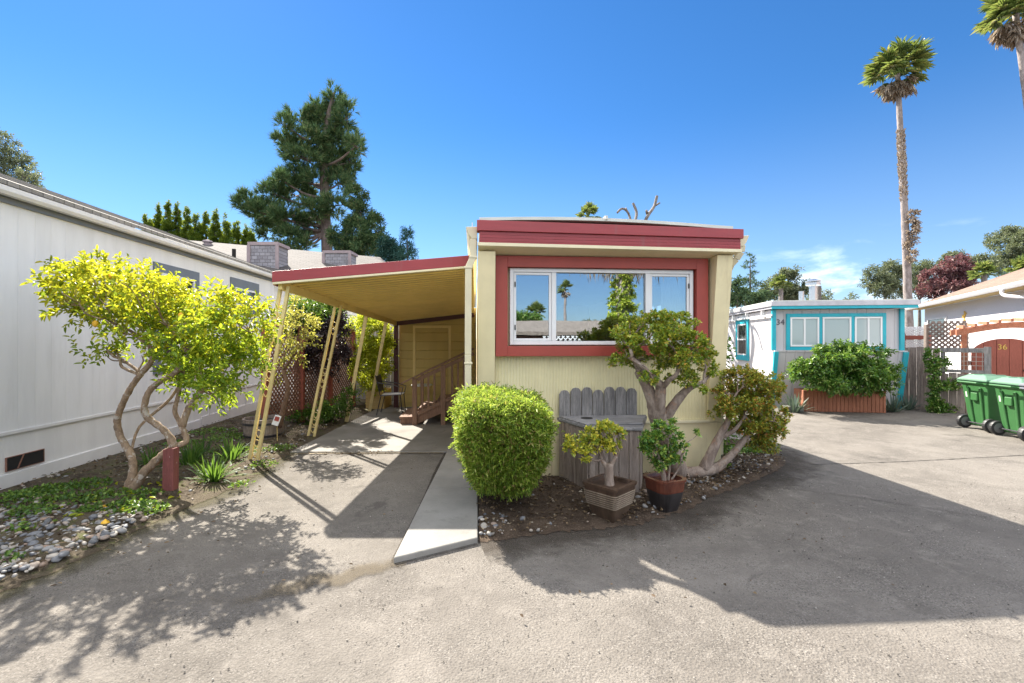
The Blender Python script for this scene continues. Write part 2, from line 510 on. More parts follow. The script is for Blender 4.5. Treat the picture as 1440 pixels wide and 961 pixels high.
LF = {}
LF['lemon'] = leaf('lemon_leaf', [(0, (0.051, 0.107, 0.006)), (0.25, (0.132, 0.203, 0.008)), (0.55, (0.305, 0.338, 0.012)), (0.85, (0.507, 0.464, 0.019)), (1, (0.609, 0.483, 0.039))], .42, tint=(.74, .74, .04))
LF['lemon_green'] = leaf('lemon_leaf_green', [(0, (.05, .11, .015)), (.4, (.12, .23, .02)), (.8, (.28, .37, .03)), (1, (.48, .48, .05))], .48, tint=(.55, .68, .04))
LF['hedge'] = leaf('hedge_leaf', [(0, (0.062, 0.131, 0.02)), (0.3, (0.145, 0.272, 0.034)), (0.62, (0.27, 0.402, 0.049)), (0.84, (0.435, 0.521, 0.089)), (0.91, (0.602, 0.63, 0.218)), (0.92, (0.228, 0.131, 0.059)), (1, (0.373, 0.239, 0.108))], .42, tint=(.5, .6, .08))
LF['jade'] = leaf('jade_leaf', [(0, (0.088, 0.188, 0.025)), (0.45, (0.2, 0.325, 0.035)), (0.78, (0.425, 0.463, 0.044)), (0.96, (0.55, 0.463, 0.062)), (1, (0.55, 0.275, 0.075))], 0.25, .3, .5, (.55, .5, .05))
LF['jade_orange'] = leaf('jade_leaf_orange', [(0, (0.081, 0.161, 0.029)), (0.35, (0.196, 0.299, 0.04)), (0.68, (0.414, 0.437, 0.057)), (0.87, (0.598, 0.437, 0.081)), (0.95, (0.632, 0.299, 0.081)), (1, (0.46, 0.149, 0.069))], 0.28, .3, .5, (.6, .4, .05))
LF['jade_green'] = leaf('jade_leaf_green', [(0, (.05, .15, .04)), (.5, (.12, .26, .05)), (.85, (.26, .38, .06)), (1, (.42, .45, .08))], 0.25, .3, .5, (.4, .55, .06))
LF['jade_yellow'] = leaf('jade_leaf_yellow', [(0, (0.125, 0.213, 0.037)), (0.4, (0.312, 0.375, 0.05)), (0.8, (0.6, 0.55, 0.062)), (1, (0.75, 0.625, 0.075))], .25, .3, .5, (.6, .6, .05))
LF['pine'] = leaf('pine_needle', [(0, (0.049, 0.091, 0.045)), (0.5, (0.098, 0.168, 0.077)), (0.85, (0.154, 0.231, 0.098)), (1, (0.28, 0.28, 0.14))], 0.22, .8, .04, (.12, .2, .06))
LF['spruce'] = leaf('blue_spruce_needle', [(0, (.03, .085, .075)), (.6, (.055, .13, .11)), (1, (.10, .18, .14))], .15, .8, .04, (.1, .2, .12))
LF['cedar'] = leaf('cedar_needle', [(0, (0.039, 0.078, 0.046)), (0.6, (0.078, 0.13, 0.072)), (1, (0.143, 0.195, 0.078))], .2, .8, .04, (.15, .22, .08))
LF['cypress'] = leaf('cypress_spray', [(0, (0.03, 0.074, 0.017)), (0.5, (0.074, 0.149, 0.022)), (1, (0.149, 0.223, 0.035))], 0.4, .5, .25, (.4, .45, .03))
LF['euc'] = leaf('eucalyptus_leaf', [(0, (.08, .11, .07)), (.5, (.15, .18, .11)), (1, (.27, .28, .17))], 0.3, .5, .3, (.22, .26, .1))
LF['purple'] = leaf('purple_leaf', [(0, (.08, .04, .05)), (.5, (.17, .085, .095)), (.85, (.28, .16, .16)), (1, (.34, .24, .20))], 0.3, .45, .35, (.3, .1, .1))
LF['dark_purple'] = leaf('dark_purple_leaf', [(0, (.018, .014, .018)), (.6, (.045, .03, .035)), (1, (.07, .055, .05))], .2, .45, .35, (.1, .06, .06))
LF['bush'] = leaf('bush_leaf', [(0, (.035, .10, .018)), (.5, (.07, .18, .03)), (.85, (.14, .27, .045)), (1, (.45, .50, .18))], 0.3, .3, .5, (.3, .45, .05))
LF['bamboo'] = leaf('bright_shrub_leaf', [(0, (.12, .19, .015)), (.5, (.26, .33, .025)), (1, (.50, .50, .05))], .5, tint=(.7, .75, .05))
LF['thin'] = leaf('sparse_shrub_leaf', [(0, (.12, .16, .02)), (.6, (.28, .30, .06)), (1, (.45, .42, .12))], .45, tint=(.65, .6, .1))
LF['palm'] = leaf('palm_frond', [(0, (0.06, 0.108, 0.036)), (0.45, (0.144, 0.216, 0.066)), (0.8, (0.264, 0.324, 0.096)), (0.93, (0.432, 0.432, 0.132)), (1, (0.552, 0.48, 0.216))], .3, .4, .4, (.35, .42, .08))
LF['palm_dead'] = leaf('dead_frond', [(0, (0.23, 0.172, 0.127)), (0.5, (0.391, 0.322, 0.253)), (1, (0.552, 0.483, 0.414))], 0.25, .7, .2, (.3, .22, .12))
LF['strap'] = leaf('strap_leaf', [(0, (0.021, 0.063, 0.013)), (0.6, (0.042, 0.105, 0.019)), (1, (0.095, 0.168, 0.032))], 0.35, .55, .2, (.3, .5, .06))
LF['agave'] = leaf('grey_strap_leaf', [(0, (.07, .11, .09)), (1, (.16, .21, .16))], .2, .4, .4, (.2, .3, .15))
LF['cover'] = leaf('ground_cover_leaf', [(0, (.03, .085, .015)), (.6, (.08, .17, .03)), (1, (.22, .32, .06))], .3, tint=(.35, .5, .05))
LF['litter'] = leaf('dry_leaf', [(0, (0.042, 0.028, 0.017)), (0.5, (0.112, 0.077, 0.049)), (0.85, (0.21, 0.154, 0.091)), (1, (0.315, 0.28, 0.224))], .1, .8, .2, (.25, .15, .05))
LF['ivy'] = leaf('ivy_leaf', [(0, (.16, .26, .03)), (.5, (.38, .48, .05)), (1, (.62, .62, .10))], .35, tint=(.4, .5, .05))
BK = {}
BK['lemon'] = bark('lemon_bark', (.21, .145, .095), (.40, .29, .195), (.52, .46, .39), 26)
BK['jade'] = bark('jade_bark', (.20, .15, .12), (.40, .325, .27), (.32, .21, .15), 16)
BK['pine'] = bark('pine_bark', (.10, .07, .06), (.20, .15, .13), None, 5)
BK['palm'] = bark('palm_bark', (.20, .165, .15), (.36, .31, .29), None, 9)
BK['palm_rough'] = bark('palm_boot_bark', (.13, .105, .09), (.34, .30, .27), None, 12)
BK['grey'] = bark('grey_bark', (.10, .085, .075), (.20, .175, .155), None, 10)
BK['twig'] = bark('brown_twig', (.14, .08, .05), (.24, .15, .10), None, 30)
# ------------------------------------------------------------------ foliage
def unit(a):
    return a / np.maximum(np.linalg.norm(a, axis=-1, keepdims=True), 1e-9)

def rdirs(n):
    return unit(rng.normal(size=(n, 3)))

def frame(D):
    r = np.tile(np.array([[0, 0, 1.0]]), (len(D), 1)) + rng.normal(size=D.shape) * .45
    S = np.cross(D, r); S = unit(S)
    return S, unit(np.cross(S, D))

def blades(P, D, L, W, fold=.3, curl=.2):
    """six-point leaf blades folded along the midrib"""
    n = len(P); D = unit(D); S, U = frame(D)
    L = np.broadcast_to(np.asarray(L, float), (n,))[:, None]; W = np.broadcast_to(np.asarray(W, float), (n,))[:, None]
    c = curl * L
    tip = P + D * L - U * c
    m1 = P + D * L * .32 - U * c * .05; m2 = P + D * L * .70 - U * c * .42
    up = U * (W * fold)
    vs = np.stack([P, m1 + S * W * .46 + up, m2 + S * W * .38 + up, tip, m2 - S * W * .38 + up, m1 - S * W * .46 + up], 1)
    k = np.arange(n)[:, None] * 6
    F = np.concatenate([k + np.array([0, 1, 2, 3]), k + np.array([0, 3, 4, 5])], 0)
    return vs.reshape(-1, 3), F

def needles(P, D, L, W):
    n = len(P); D = unit(D); S, U = frame(D)
    L = np.broadcast_to(np.asarray(L, float), (n,))[:, None]; W = np.broadcast_to(np.asarray(W, float), (n,))[:, None]
    vs = np.stack([P - S * W * .5, P + S * W * .5, P + D * L], 1)
    F = np.arange(n * 3).reshape(n, 3)
    return vs.reshape(-1, 3), F

def around(P, D, k, ang, jit=.25):
    """k directions fanned about each D at about the angle ang"""
    n = len(P); S, U = frame(D)
    a = (np.arange(k)[None, :] * 2.4 + rng.uniform(0, 6.28, (n, 1)))
    t = np.clip(ang + rng.normal(size=(n, k)) * jit, 0, 2.2)
    dirs = D[:, None, :] * np.cos(t)[..., None] + (S[:, None, :] * np.cos(a)[..., None] + U[:, None, :] * np.sin(a)[..., None]) * np.sin(t)[..., None]
    return dirs

def sprigs(P, D, k, ln, ang=.9):
    """k leaf seats along short shoots starting at P and growing along D"""
    D = unit(D); dirs = around(P, D, k, ang)
    t = (np.arange(k) + .5)[None, :, None] / k * ln
    pos = P[:, None, :] + D[:, None, :] * t
    return pos.reshape(-1, 3), dirs.reshape(-1, 3)

def clump_points(clumps, n, sub=14, subr=.36, shell=.62, updir=.35):
    """seats for shoots: every clump holds smaller knots, so crowns get lumps, gaps and an uneven outline"""
    vol = np.array([(c[1] * c[2] * c[3]) ** .7 for c in clumps]); cnt = np.maximum(1, (n * vol / vol.sum()).astype(int))
    Ps, Ds, knots = [], [], []
    for (c, rx, ry, rz), m in zip(clumps, cnt):
        c = np.array(c); R_ = np.array([rx, ry, rz])
        d = rdirs(sub); rr = rng.uniform(shell, 1.0, (sub, 1)) ** .8
        ctr = c + d * rr * R_ * (1 - subr * .6)
        w = rng.uniform(.4, 1.3, sub); w /= w.sum()
        idx = rng.choice(sub, m, p=w)
        q = rdirs(m) * (rng.uniform(0, 1, (m, 1)) ** .45)
        P = ctr[idx] + q * R_ * subr * rng.uniform(.7, 1.2, (m, 1))
        o = unit((P - c) / R_) * .6 + q * .6; o[:, 2] += updir
        Ps.append(P); Ds.append(unit(o + rng.normal(size=o.shape) * .3)); knots.append(ctr)
    return np.concatenate(Ps), np.concatenate(Ds), np.concatenate(knots)

def px_clumps(rows, d, flat=1.0, spread=.3, zs=1.0):
    """(px, py, rx_px, ry_px[, depth offset]) -> crowns clumps at their own distance"""
    out = []
    for r in rows:
        off = r[4] if len(r) > 4 else random.uniform(-spread, spread)
        c = at_d(r[0], r[1], d + off); k = (d + off) / FPX
        out.append((c, r[2] * k, max(r[2], r[3] * .8) * k * flat, r[3] * k * zs))
    return out

def branchy(mb, origin, targets, r, rmin=.004, n=5, lvl=0, frac=.5, sag=0.0):
    T = [Vector(t) for t in targets]
    o = Vector(origin)
    if len(T) <= 2 or lvl > 4:
        for t in T:
            mid = o.lerp(t, .5) + Vector(rng.normal(size=3)) * (t - o).length * .07 + Vector((0, 0, -sag * (t - o).length))
            mb.tube([o, mid, t], [r, r * .75, max(rmin, r * .45)], n, 3)
        return
    k = 2 if len(T) < 6 else 3
    A = np.array([tuple(t) for t in T]); cen = A[rng.choice(len(A), k, replace=False)]
    for _ in range(6):
        lab = np.argmin(((A[:, None] - cen[None]) ** 2).sum(-1), 1)
        for j in range(k):
            if (lab == j).any(): cen[j] = A[lab == j].mean(0)
    for j in range(k):
        grp = [T[i] for i in range(len(T)) if lab[i] == j]
        if not grp: continue
        c = Vector(cen[j]); nd = o.lerp(c, frac) + Vector(rng.normal(size=3)) * (c - o).length * .06
        rr = max(rmin, r * (len(grp) / len(T)) ** .42)
        mid = o.lerp(nd, .5) + Vector(rng.normal(size=3)) * (nd - o).length * .08
        mb.tube([o, mid, nd], [min(r, rr * 1.15), rr, rr * .88], n, 3, .05)
        branchy(mb, nd, grp, rr * .88, rmin, n, lvl + 1, frac, sag)

def broadleaf(name, label, cat, base, trunk, clumps, mat, bk, nspr, k, L, W, ln=.2, group=None, r=.12, sub=12, subr=.38, limbs=18, shell=.6, updir=.35, fold=.3, extra=None):
    """trunk: list of points from the base to the fork"""
    root = thing(name, label, cat, base, group)
    P, D, kn = clump_points(clumps, nspr, sub, subr, shell, updir)
    mb = MB()
    if trunk:
        mb.tube(trunk, [r * (1 - .45 * i / (len(trunk) - 1)) for i in range(len(trunk))], 9, 4, .05)
        pick = kn[rng.choice(len(kn), min(limbs, len(kn)), replace=False)]
        branchy(mb, trunk[-1], [Vector(p) for p in pick], r * .5, r * .05)
        mb.build('trunk', bk, root, smooth=True, recalc=False)
    p, d = sprigs(P, D, k, ln)
    n = len(p)
    v, f = blades(p, d, L * rng.uniform(.65, 1.2, n), W * rng.uniform(.7, 1.15, n), fold)
    np_mesh('crown', v, f, mat, root)
    return root

def needle_tree(name, label, cat, base, h, prof, mat, bk, whorls, per, group=None, lean=(0, 0), droop=.25, nl=.22, nw=.05, dens=26, r=.16, start=.12, curve_up=.1):
    """conifer: leader, whorled boughs whose length follows prof(t), needle sprays along each bough"""
    root = thing(name, label, cat, base, group)
    b = Vector(base); mb = MB()
    def ax(t): return b + Vector((lean[0] * t, lean[1] * t, h * t))
    mb.tube([ax(t) for t in (0, .25, .5, .75, .97)], [r, r * .8, r * .55, r * .3, r * .06], 7)
    Ps, Ds = [], []
    for i in range(whorls):
        t = start + (1 - start) * (i + .5) / whorls
        ln = prof(t)
        a0 = random.uniform(0, 6.28)
        for j in range(per):
            a = a0 + j * 2 * PI / per + random.uniform(-.35, .35)
            l = ln * random.uniform(.65, 1.15)
            p0 = ax(t + random.uniform(-.4, .4) / whorls)
            hd = Vector((math.cos(a), math.sin(a), 0))
            p1 = p0 + hd * l * .5 + Vector((0, 0, l * (curve_up - droop * .25)))
            p2 = p0 + hd * l + Vector((0, 0, -l * droop + l * curve_up))
            rb = max(.006, r * .22 * (1 - t))
            mb.tube([p0, p1, p2], [rb, rb * .6, rb * .2], 4)
            m = max(4, int(dens * l))
            s = rng.uniform(.12, 1.0, m)
            A, B, C = (np.array(x) for x in (p0, p1, p2))
            pos = ((1 - s) ** 2)[:, None] * A + (2 * s * (1 - s))[:, None] * B + (s ** 2)[:, None] * C
            side = np.array((-hd.y, hd.x, 0))
            w = l * .28 * (1.1 - s)
            off = rng.uniform(-1, 1, m)
            pos = pos + side * (off * w)[:, None]
            pos[:, 2] -= np.abs(off) * w * .25
            dd = np.array(hd) * .7 + side * (off * .9)[:, None] + rng.normal(size=(m, 3)) * .3
            Ps.append(pos); Ds.append(dd)
    P = np.concatenate(Ps); D = unit(np.concatenate(Ds))
    mb.build('trunk', bk, root, smooth=True, recalc=False)
    k = 7
    p, d = sprigs(P, D, k, nl * 1.1, .75)
    v, f = needles(p, d, nl * rng.uniform(.6, 1.2, len(p)), nw)
    np_mesh('crown', v, f, mat, root)
    return root

def fan_palm(name, label, cat, base, crown, R_, ng, nd, mat_trunk, r, group=None, boots=None, mid=None):
    """tall fan palm: bare trunk, green fans above, a skirt of dead fans hanging below"""
    root = thing(name, label, cat, base, group)
    b = Vector(base); c = Vector(crown)
    path = [b, b.lerp(c, .35) + Vector(mid or (0, 0, 0)), b.lerp(c, .7) + Vector(mid or (0, 0, 0)) * .7, c]
    mb = MB(); mb.tube(path, [r * 1.25, r, r * .8, r * .62], 12, 14, .06)
    mb.build('trunk', mat_trunk, root, smooth=True, recalc=False)
    def fans(n, el_lo, el_hi, Rr, seg, droop, wid, z0):
        Ps, Ds, Ls, Ws = [], [], [], []
        st = MB()
        for i in range(n):
            az = i * 2.399 + random.uniform(-.3, .3); el = math.radians(random.uniform(el_lo, el_hi))
            d = Vector((math.cos(az) * math.cos(el), math.sin(az) * math.cos(el), math.sin(el)))
            pl = Rr * random.uniform(.38, .62)
            hub = c + Vector((0, 0, z0)) + d * pl + Vector((0, 0, -pl * droop * .3))
            st.tube([c + Vector((0, 0, z0 * .6)), c.lerp(hub, .6) + Vector((0, 0, z0 * .5)), hub], [.03, .02, .012], 4)
            sd = d.cross(Vector((0, 0, 1))).normalized(); up = sd.cross(d)
            for s_ in range(seg):
                a = (s_ / (seg - 1) - .5) * math.radians(210)
                dd = d * math.cos(a) + sd * math.sin(a) + up * (.18 * math.cos(a)) + Vector((0, 0, -droop * random.uniform(.5, 1.1)))
                Ps.append(tuple(hub)); Ds.append(tuple(dd)); Ls.append(Rr * random.uniform(.36, .52) * (1 - .25 * abs(a) / 1.9)); Ws.append(wid)
        return np.array(Ps), np.array(Ds), np.array(Ls), np.array(Ws), st
    P, D, L, W, st = fans(ng, -28, 85, R_, 20, .20, R_ * .062, .1)
    v, f = blades(P, D, L, W, .5, .22)
    o = np_mesh('crown', v, f, LF['palm'], root)
    st.build('frond_stalks', LF['palm'], root, recalc=False)
    if nd:
        P, D, L, W, st = fans(nd, -80, -22, R_ * .80, 13, .95, R_ * .05, -.02)
        v, f = blades(P, D, L, W, .4, .25)
        np_mesh('dead_skirt', v, f, LF['palm_dead'], root)
    if boots:
        t0, t1, nb = boots
        t = rng.uniform(t0, t1, nb); A = np.array([tuple(p) for p in catmull(path, [1] * 4, 20)[0]])
        ii = (t * (len(A) - 1)).astype(int)
        az = rng.uniform(0, 6.28, nb); hd = np.stack([np.cos(az), np.sin(az), np.zeros(nb)], 1)
        P = A[ii] + hd * r * .75; P[:, 2] += rng.uniform(-.1, .1, nb)
        D = hd * .5 + np.array([0, 0, 1.0]) * .9
        v, f = blades(P, D, rng.uniform(.08, .16, nb), .06, .25, -.1)
        np_mesh('leaf_bases', v, f, LF['palm_dead'], root)
    return root

def strap_plant(name, label, cat, base, n, L, W, mat, group=None, spread=.9, stiff=.5):
    b = np.array(base)
    az = rng.uniform(0, 6.28, n); el = rng.uniform(.35, 1.45, n)
    P0 = b + np.stack([np.cos(az) * .05, np.sin(az) * .05, np.zeros(n)], 1) * rng.uniform(0, 2.2, (n, 1))
    hd = np.stack([np.cos(az), np.sin(az), np.zeros(n)], 1); up = np.array([0, 0, 1.0])
    sd = np.stack([-np.sin(az), np.cos(az), np.zeros(n)], 1)
    ln = L * rng.uniform(.6, 1.1, n)
    S = 6; vs = []
    for i in range(S):
        t = i / (S - 1)
        e = el - t * t * (1.5 - stiff)
        x = np.cos(el) * t * (1 - .12 * t); z = np.sin(el) * t - t * t * (.62 - stiff * .55)
        c = P0 + hd * (x * ln)[:, None] * spread + up * (np.maximum(z, -.02) * ln)[:, None]
        w = W * (1 - t ** 2.5) * (.6 + .4 * min(1, t * 4)) + .0006
        vs += [c - sd * w / 2, c + up * (-w * .18), c + sd * w / 2]
    vs = np.stack(vs, 1)
    F = []
    for i in range(S - 1):
        for j in (0, 1):
            a = i * 3 + j
            F.append((a, a + 1, a + 4, a + 3))
    k = np.arange(n)[:, None, None] * (S * 3)
    F = (k + np.array(F)[None]).reshape(-1, 4)
    o = np_mesh(name, vs.reshape(-1, 3), F, mat, None, loc=base)
    return tag(o, label, cat, group)

def in_poly(x, y, poly):
    c = np.zeros(len(x), bool); n = len(poly)
    for i in range(n):
        x0, y0 = poly[i]; x1, y1 = poly[(i + 1) % n]
        m = ((y0 > y) != (y1 > y)) & (x < (x1 - x0) * (y - y0) / (y1 - y0 + 1e-12) + x0)
        c ^= m
    return c

def scatter(poly, n):
    xs = [p[0] for p in poly]; ys = [p[1] for p in poly]
    out = np.zeros((0, 2))
    while len(out) < n:
        q = np.stack([rng.uniform(min(xs), max(xs), n * 2), rng.uniform(min(ys), max(ys), n * 2)], 1)
        out = np.concatenate([out, q[in_poly(q[:, 0], q[:, 1], poly)]])
    return out[:n]

def stones(name, pts, size, mat, flat=.6):
    """rounded pebbles, each a squashed and dented ball of its own"""
    bm = bmesh.new(); bmesh.ops.create_icosphere(bm, subdivisions=2, radius=1)
    bv = np.array([tuple(v.co) for v in bm.verts]); bf = np.array([[v.index for v in f.verts] for f in bm.faces]); bm.free()
    n = len(pts); vs = np.tile(bv[None], (n, 1, 1))
    for _ in range(3):
        d = rdirs(n); k = np.einsum('nvj,nj->nv', vs, d)
        vs = vs - d[:, None, :] * (np.maximum(k - rng.uniform(.45, .85, (n, 1)), 0) * .8)[..., None]
    s = np.asarray(size)[:, None] * np.stack([rng.uniform(.8, 1.25, n), rng.uniform(.6, 1.0, n), rng.uniform(.75, 1.15, n) * flat], 1)
    vs = vs * s[:, None, :]
    a = rng.uniform(0, 6.28, n); ti = rng.normal(size=n) * .25
    z = vs[..., 2] * np.cos(ti)[:, None] + vs[..., 0] * np.sin(ti)[:, None]; x0 = vs[..., 0] * np.cos(ti)[:, None] - vs[..., 2] * np.sin(ti)[:, None]
    x = x0 * np.cos(a)[:, None] - vs[..., 1] * np.sin(a)[:, None]; y = x0 * np.sin(a)[:, None] + vs[..., 1] * np.cos(a)[:, None]
    vs = np.stack([x, y, z], -1) + np.asarray(pts)[:, None, :]
    F = (np.arange(n)[:, None, None] * len(bv) + bf[None]).reshape(-1, 3)
    return np_mesh(name, vs.reshape(-1, 3), F, mat, None, smooth=True)

def text_mesh(name, body, size, m, parent, loc, rot, depth=.006):
    cu = bpy.data.curves.new(name, 'FONT'); cu.body = body; cu.size = size; cu.extrude = depth; cu.align_x = 'CENTER'; cu.align_y = 'CENTER'
    tmp = bpy.data.objects.new(name, cu); COL.objects.link(tmp)
    bpy.context.view_layer.update()
    me = bpy.data.meshes.new_from_object(tmp.evaluated_get(bpy.context.evaluated_depsgraph_get()))
    bpy.data.objects.remove(tmp); bpy.data.curves.remove(cu)
    me.materials.clear(); me.materials.append(m)
    o = bpy.data.objects.new(name, me); COL.objects.link(o)
    o.parent = parent; o.location = Vector(loc) - OFF.get(parent.name, Vector()); o.rotation_euler = rot
    OFF[o.name] = Vector(loc)
    return o
# ------------------------------------------------------------------ ground and paving
def sheet(name, pts, z, m, label=None):
    mb = MB(); mb.add([(x, y, z) for x, y in pts], [tuple(range(len(pts)))])
    o = mb.build(name, m, loc=(0, 0, 0))
    return tag(o, kind='structure')

g = MB(); g.quad((-220, -120, 0), (260, -120, 0), (260, 320, 0), (-220, 320, 0))
tag(g.build('ground', M['asphalt'], loc=(0, 0, 0)), kind='structure')

BEDEDGE = [(-3.35, 1.2), (-3.22, 2.4), (-3.09, 3.24), (-2.95, 3.7), (-2.90, 4.39), (-2.70, 5.26), (-2.66, 6.2), (-2.72, 6.97), (-2.62, 8.4), (-2.48, 10.2), (-2.36, 11.4)]
SEAM = [(-3.15, 2.34), (-2.75, 2.44), (-2.20, 2.76), (-1.41, 3.06), (-0.62, 3.40)]
drv = SEAM + [(-0.44, 6.83)] + [p for p in BEDEDGE[::-1] if 2.3 < p[1] < 7.0]
mb = MB(); mb.prism([(-2.72, 6.96, -.05), (-.445, 6.80, -.05), (-.02, 6.80, -.05), (-.02, 11.5, -.05), (-2.36, 11.5, -.05)], (0, 0, .075))
tag(mb.build('carport_slab', M['concrete'], loc=(0, 0, 0), bevel=.008), kind='structure')
mb = MB(); mb.prism([(-.60, 3.42, -.05), (.022, 3.72, -.05), (.03, 5.15, -.05), (-.40, 5.05, -.05)][:0] or [(-.60, 3.42, -.05), (.022, 3.72, -.05), (.03, 5.00, -.05), (-.508, 5.00, -.05)], (0, 0, .105))
mb.prism([(-.507, 5.008, -.05), (.03, 5.008, -.05), (.03, 6.792, -.05), (-.40, 6.792, -.05)], (0, 0, .104))
tag(mb.build('walkway', M['concrete_walk'], loc=(0, 0, 0), bevel=.01), kind='structure')

def bed(name, left, right, m, nu, nv, amp, z0, seed):
    """loose earth between two edge lines, humped in the middle"""
    r2 = np.random.default_rng(seed)
    L = np.array(left, float); Rr = np.array(right, float)
    def res(A, n):
        s = np.concatenate([[0], np.cumsum(np.linalg.norm(np.diff(A, axis=0), axis=1))]); t = np.linspace(0, s[-1], n)
        return np.stack([np.interp(t, s, A[:, 0]), np.interp(t, s, A[:, 1])], 1)
    L = res(L, nv); Rr = res(Rr, nv)
    u = np.linspace(0, 1, nu)
    XY = L[:, None] * (1 - u)[None, :, None] + Rr[:, None] * u[None, :, None]
    ph = r2.uniform(0, 6.28, (14, 2)); fr = r2.uniform(2, 16, (14, 2)) * r2.choice([-1, 1], (14, 2))
    z = np.zeros(XY.shape[:2])
    for i in range(14): z += np.sin(XY[..., 0] * fr[i, 0] + ph[i, 0]) * np.sin(XY[..., 1] * fr[i, 1] + ph[i, 1]) / 5
    z += r2.normal(size=z.shape) * .25
    e = np.minimum(1, np.minimum(u, 1 - u) * 7)[None, :]
    # the rim of the earth wanders
    Z = z0 * e + amp * z * e + .010
    jit = r2.normal(size=nv) * .018
    XY[:, -1, 0] += jit; XY[:, -1, 1] += jit[::-1]
    vs = np.concatenate([XY, Z[..., None]], -1).reshape(-1, 3)
    k = (np.arange(nv - 1)[:, None] * nu + np.arange(nu - 1)[None]).reshape(-1, 1)
    F = k + np.array([[0, 1, nu + 1, nu]])
    o = np_mesh(name, vs, F, m, None, loc=(0, 0, 0), smooth=True)
    return tag(o, kind='structure')

bed('planting_bed', [(-5.22, 1.2), (-5.22, 13)], BEDEDGE + [(-2.3, 13)], M['soil2'], 70, 240, .02, .05, 3)
FRONTEDGE = [(.035, 3.74), (.25, 3.78), (.65, 3.86), (1.08, 3.92), (1.5, 4.0), (2.0, 4.25), (2.48, 4.62), (3.1, 5.0), (3.75, 5.42), (4.2, 5.85), (4.45, 6.5), (4.5, 7.2)]
bed('front_soil', [(.035, 5.5), (1.2, 5.51), (3.1, 5.51), (3.2, 6.0), (3.2, 6.6), (3.2, 7.2)], FRONTEDGE, M['soil'], 46, 160, .018, .03, 5)

# seam of grit between street and driveway, and old cracks in the street
def ribbon(name, pts, w0, w1, z, m, n=60, jag=.3):
    P, _ = catmull([(x, y, z) for x, y in pts], [0] * len(pts), max(3, n // len(pts)))
    vs = []
    for i, p in enumerate(P):
        t = (P[min(i + 1, len(P) - 1)] - P[max(i - 1, 0)]).normalized(); s = Vector((-t.y, t.x, 0))
        w = (w0 + (w1 - w0) * i / (len(P) - 1))
        vs += [p + s * w * (.5 + random.uniform(-jag, jag)), p - s * w * (.5 + random.uniform(-jag, jag))]
    mb = MB(); mb.add(vs, [(2 * i, 2 * i + 1, 2 * i + 3, 2 * i + 2) for i in range(len(P) - 1)])
    return tag(mb.build(name, m, loc=(0, 0, 0)), kind='structure')
def gp(px, py): q = ground(px, py); return (q.x, q.y)
ribbon('pavement_crack', [gp(895, 660), gp(960, 672), gp(1060, 682), gp(1150, 692), gp(1250, 706), gp(1390, 728)], .012, .007, .006, M['crack'], 140, .48)
ribbon('pavement_crack', [gp(1060, 655), gp(1180, 652), gp(1290, 648), gp(1440, 640)], .014, .02, .006, M['crack'], 120, .46)
ribbon('slab_joint', [(-2.68, 6.90), (-1.6, 6.86), (-.46, 6.77)], .06, .045, .009, M['debris'], 60, .3)

# ------------------------------------------------------------------ the yellow mobile home
home = thing('mobile_home', 'yellow mobile home with dark red fascia and a wide red framed front window', 'mobile home', (1.57, 5.5, 0))
def wall_with_hole(mb, x0, x1, y0, y1, z0, z1, hx0, hx1, hz0, hz1):
    mb.box((x0, y0, z0), (hx0, y1, z1)); mb.box((hx1, y0, z0), (x1, y1, z1))
    mb.box((hx0, y0, z0), (hx1, y1, hz0)); mb.box((hx0, y0, hz1), (hx1, y1, z1))
WX0, WX1, WZ0, WZ1 = .418, 2.705, 1.612, 2.532
mb = MB()
mb.box((.05, 5.52, .02), (WX0, 5.60, 2.9)); mb.box((WX1, 5.52, .02), (3.09, 5.60, 2.9))
mb.box((WX0, 5.52, .02), (WX1, 5.60, WZ0)); mb.box((WX0, 5.52, WZ1), (WX1, 5.60, 2.9))
mb.box((.05, 5.602, .02), (.12, 16, 2.9))
# right wall, with an opening for the side window
mb.box((3.02, 5.602, .02), (3.09, 7.0, 2.9)); mb.box((3.02, 8.0, .02), (3.09, 16, 2.9))
mb.box((3.02, 7.0, .02), (3.09, 8.0, 1.45)); mb.box((3.02, 7.0, 2.3), (3.09, 8.0, 2.9))
mb.box((.12, 15.9, .02), (3.02, 16, 2.9))
mb.build('wall', M['cream'], home)
mb = MB()
mb.box((.125, 5.61, .55), (3.015, 12, .6)); mb.box((.125, 11.9, .6), (3.015, 12, 2.6)); mb.box((.125, 5.61, 2.6), (3.015, 12, 2.64))
mb.box((.122, 5.61, .6), (.13, 11.9, 2.6))
mb.build('room_lining', M['room'], home)
# ribbed panel under the window: a real profile
mb = MB(); x = .24; pitch = .0374
prof = [(x, 5.515)]
while x < 2.885:
    prof += [(x + .007, 5.508), (x + .029, 5.508), (x + .034, 5.514)]; x += pitch
prof.append((2.90, 5.514))
n = len(prof)
mb.add([(a, b, .67) for a, b in prof] + [(a, b, 1.472) for a, b in prof], [(i, i + 1, i + 1 + n, i + n) for i in range(n - 1)])
mb.build('ribbed_panel', M['yellow'], home, recalc=False)
mb = MB(); mb.box((.2, 5.475, .635), (2.93, 5.518, .668)); mb.box((.24, 5.492, 1.462), (2.9, 5.518, 1.478))
mb.build('ledge', M['cream_trim'], home, bevel=.003)
mb = MB()
for a, b in ((.05, .93), (.935, 1.85), (1.855, 2.42), (2.425, 3.09)): mb.box((a, 5.502, .0), (b, 5.518, .634))
mb.build('skirting', M['cream'], home, bevel=.002)
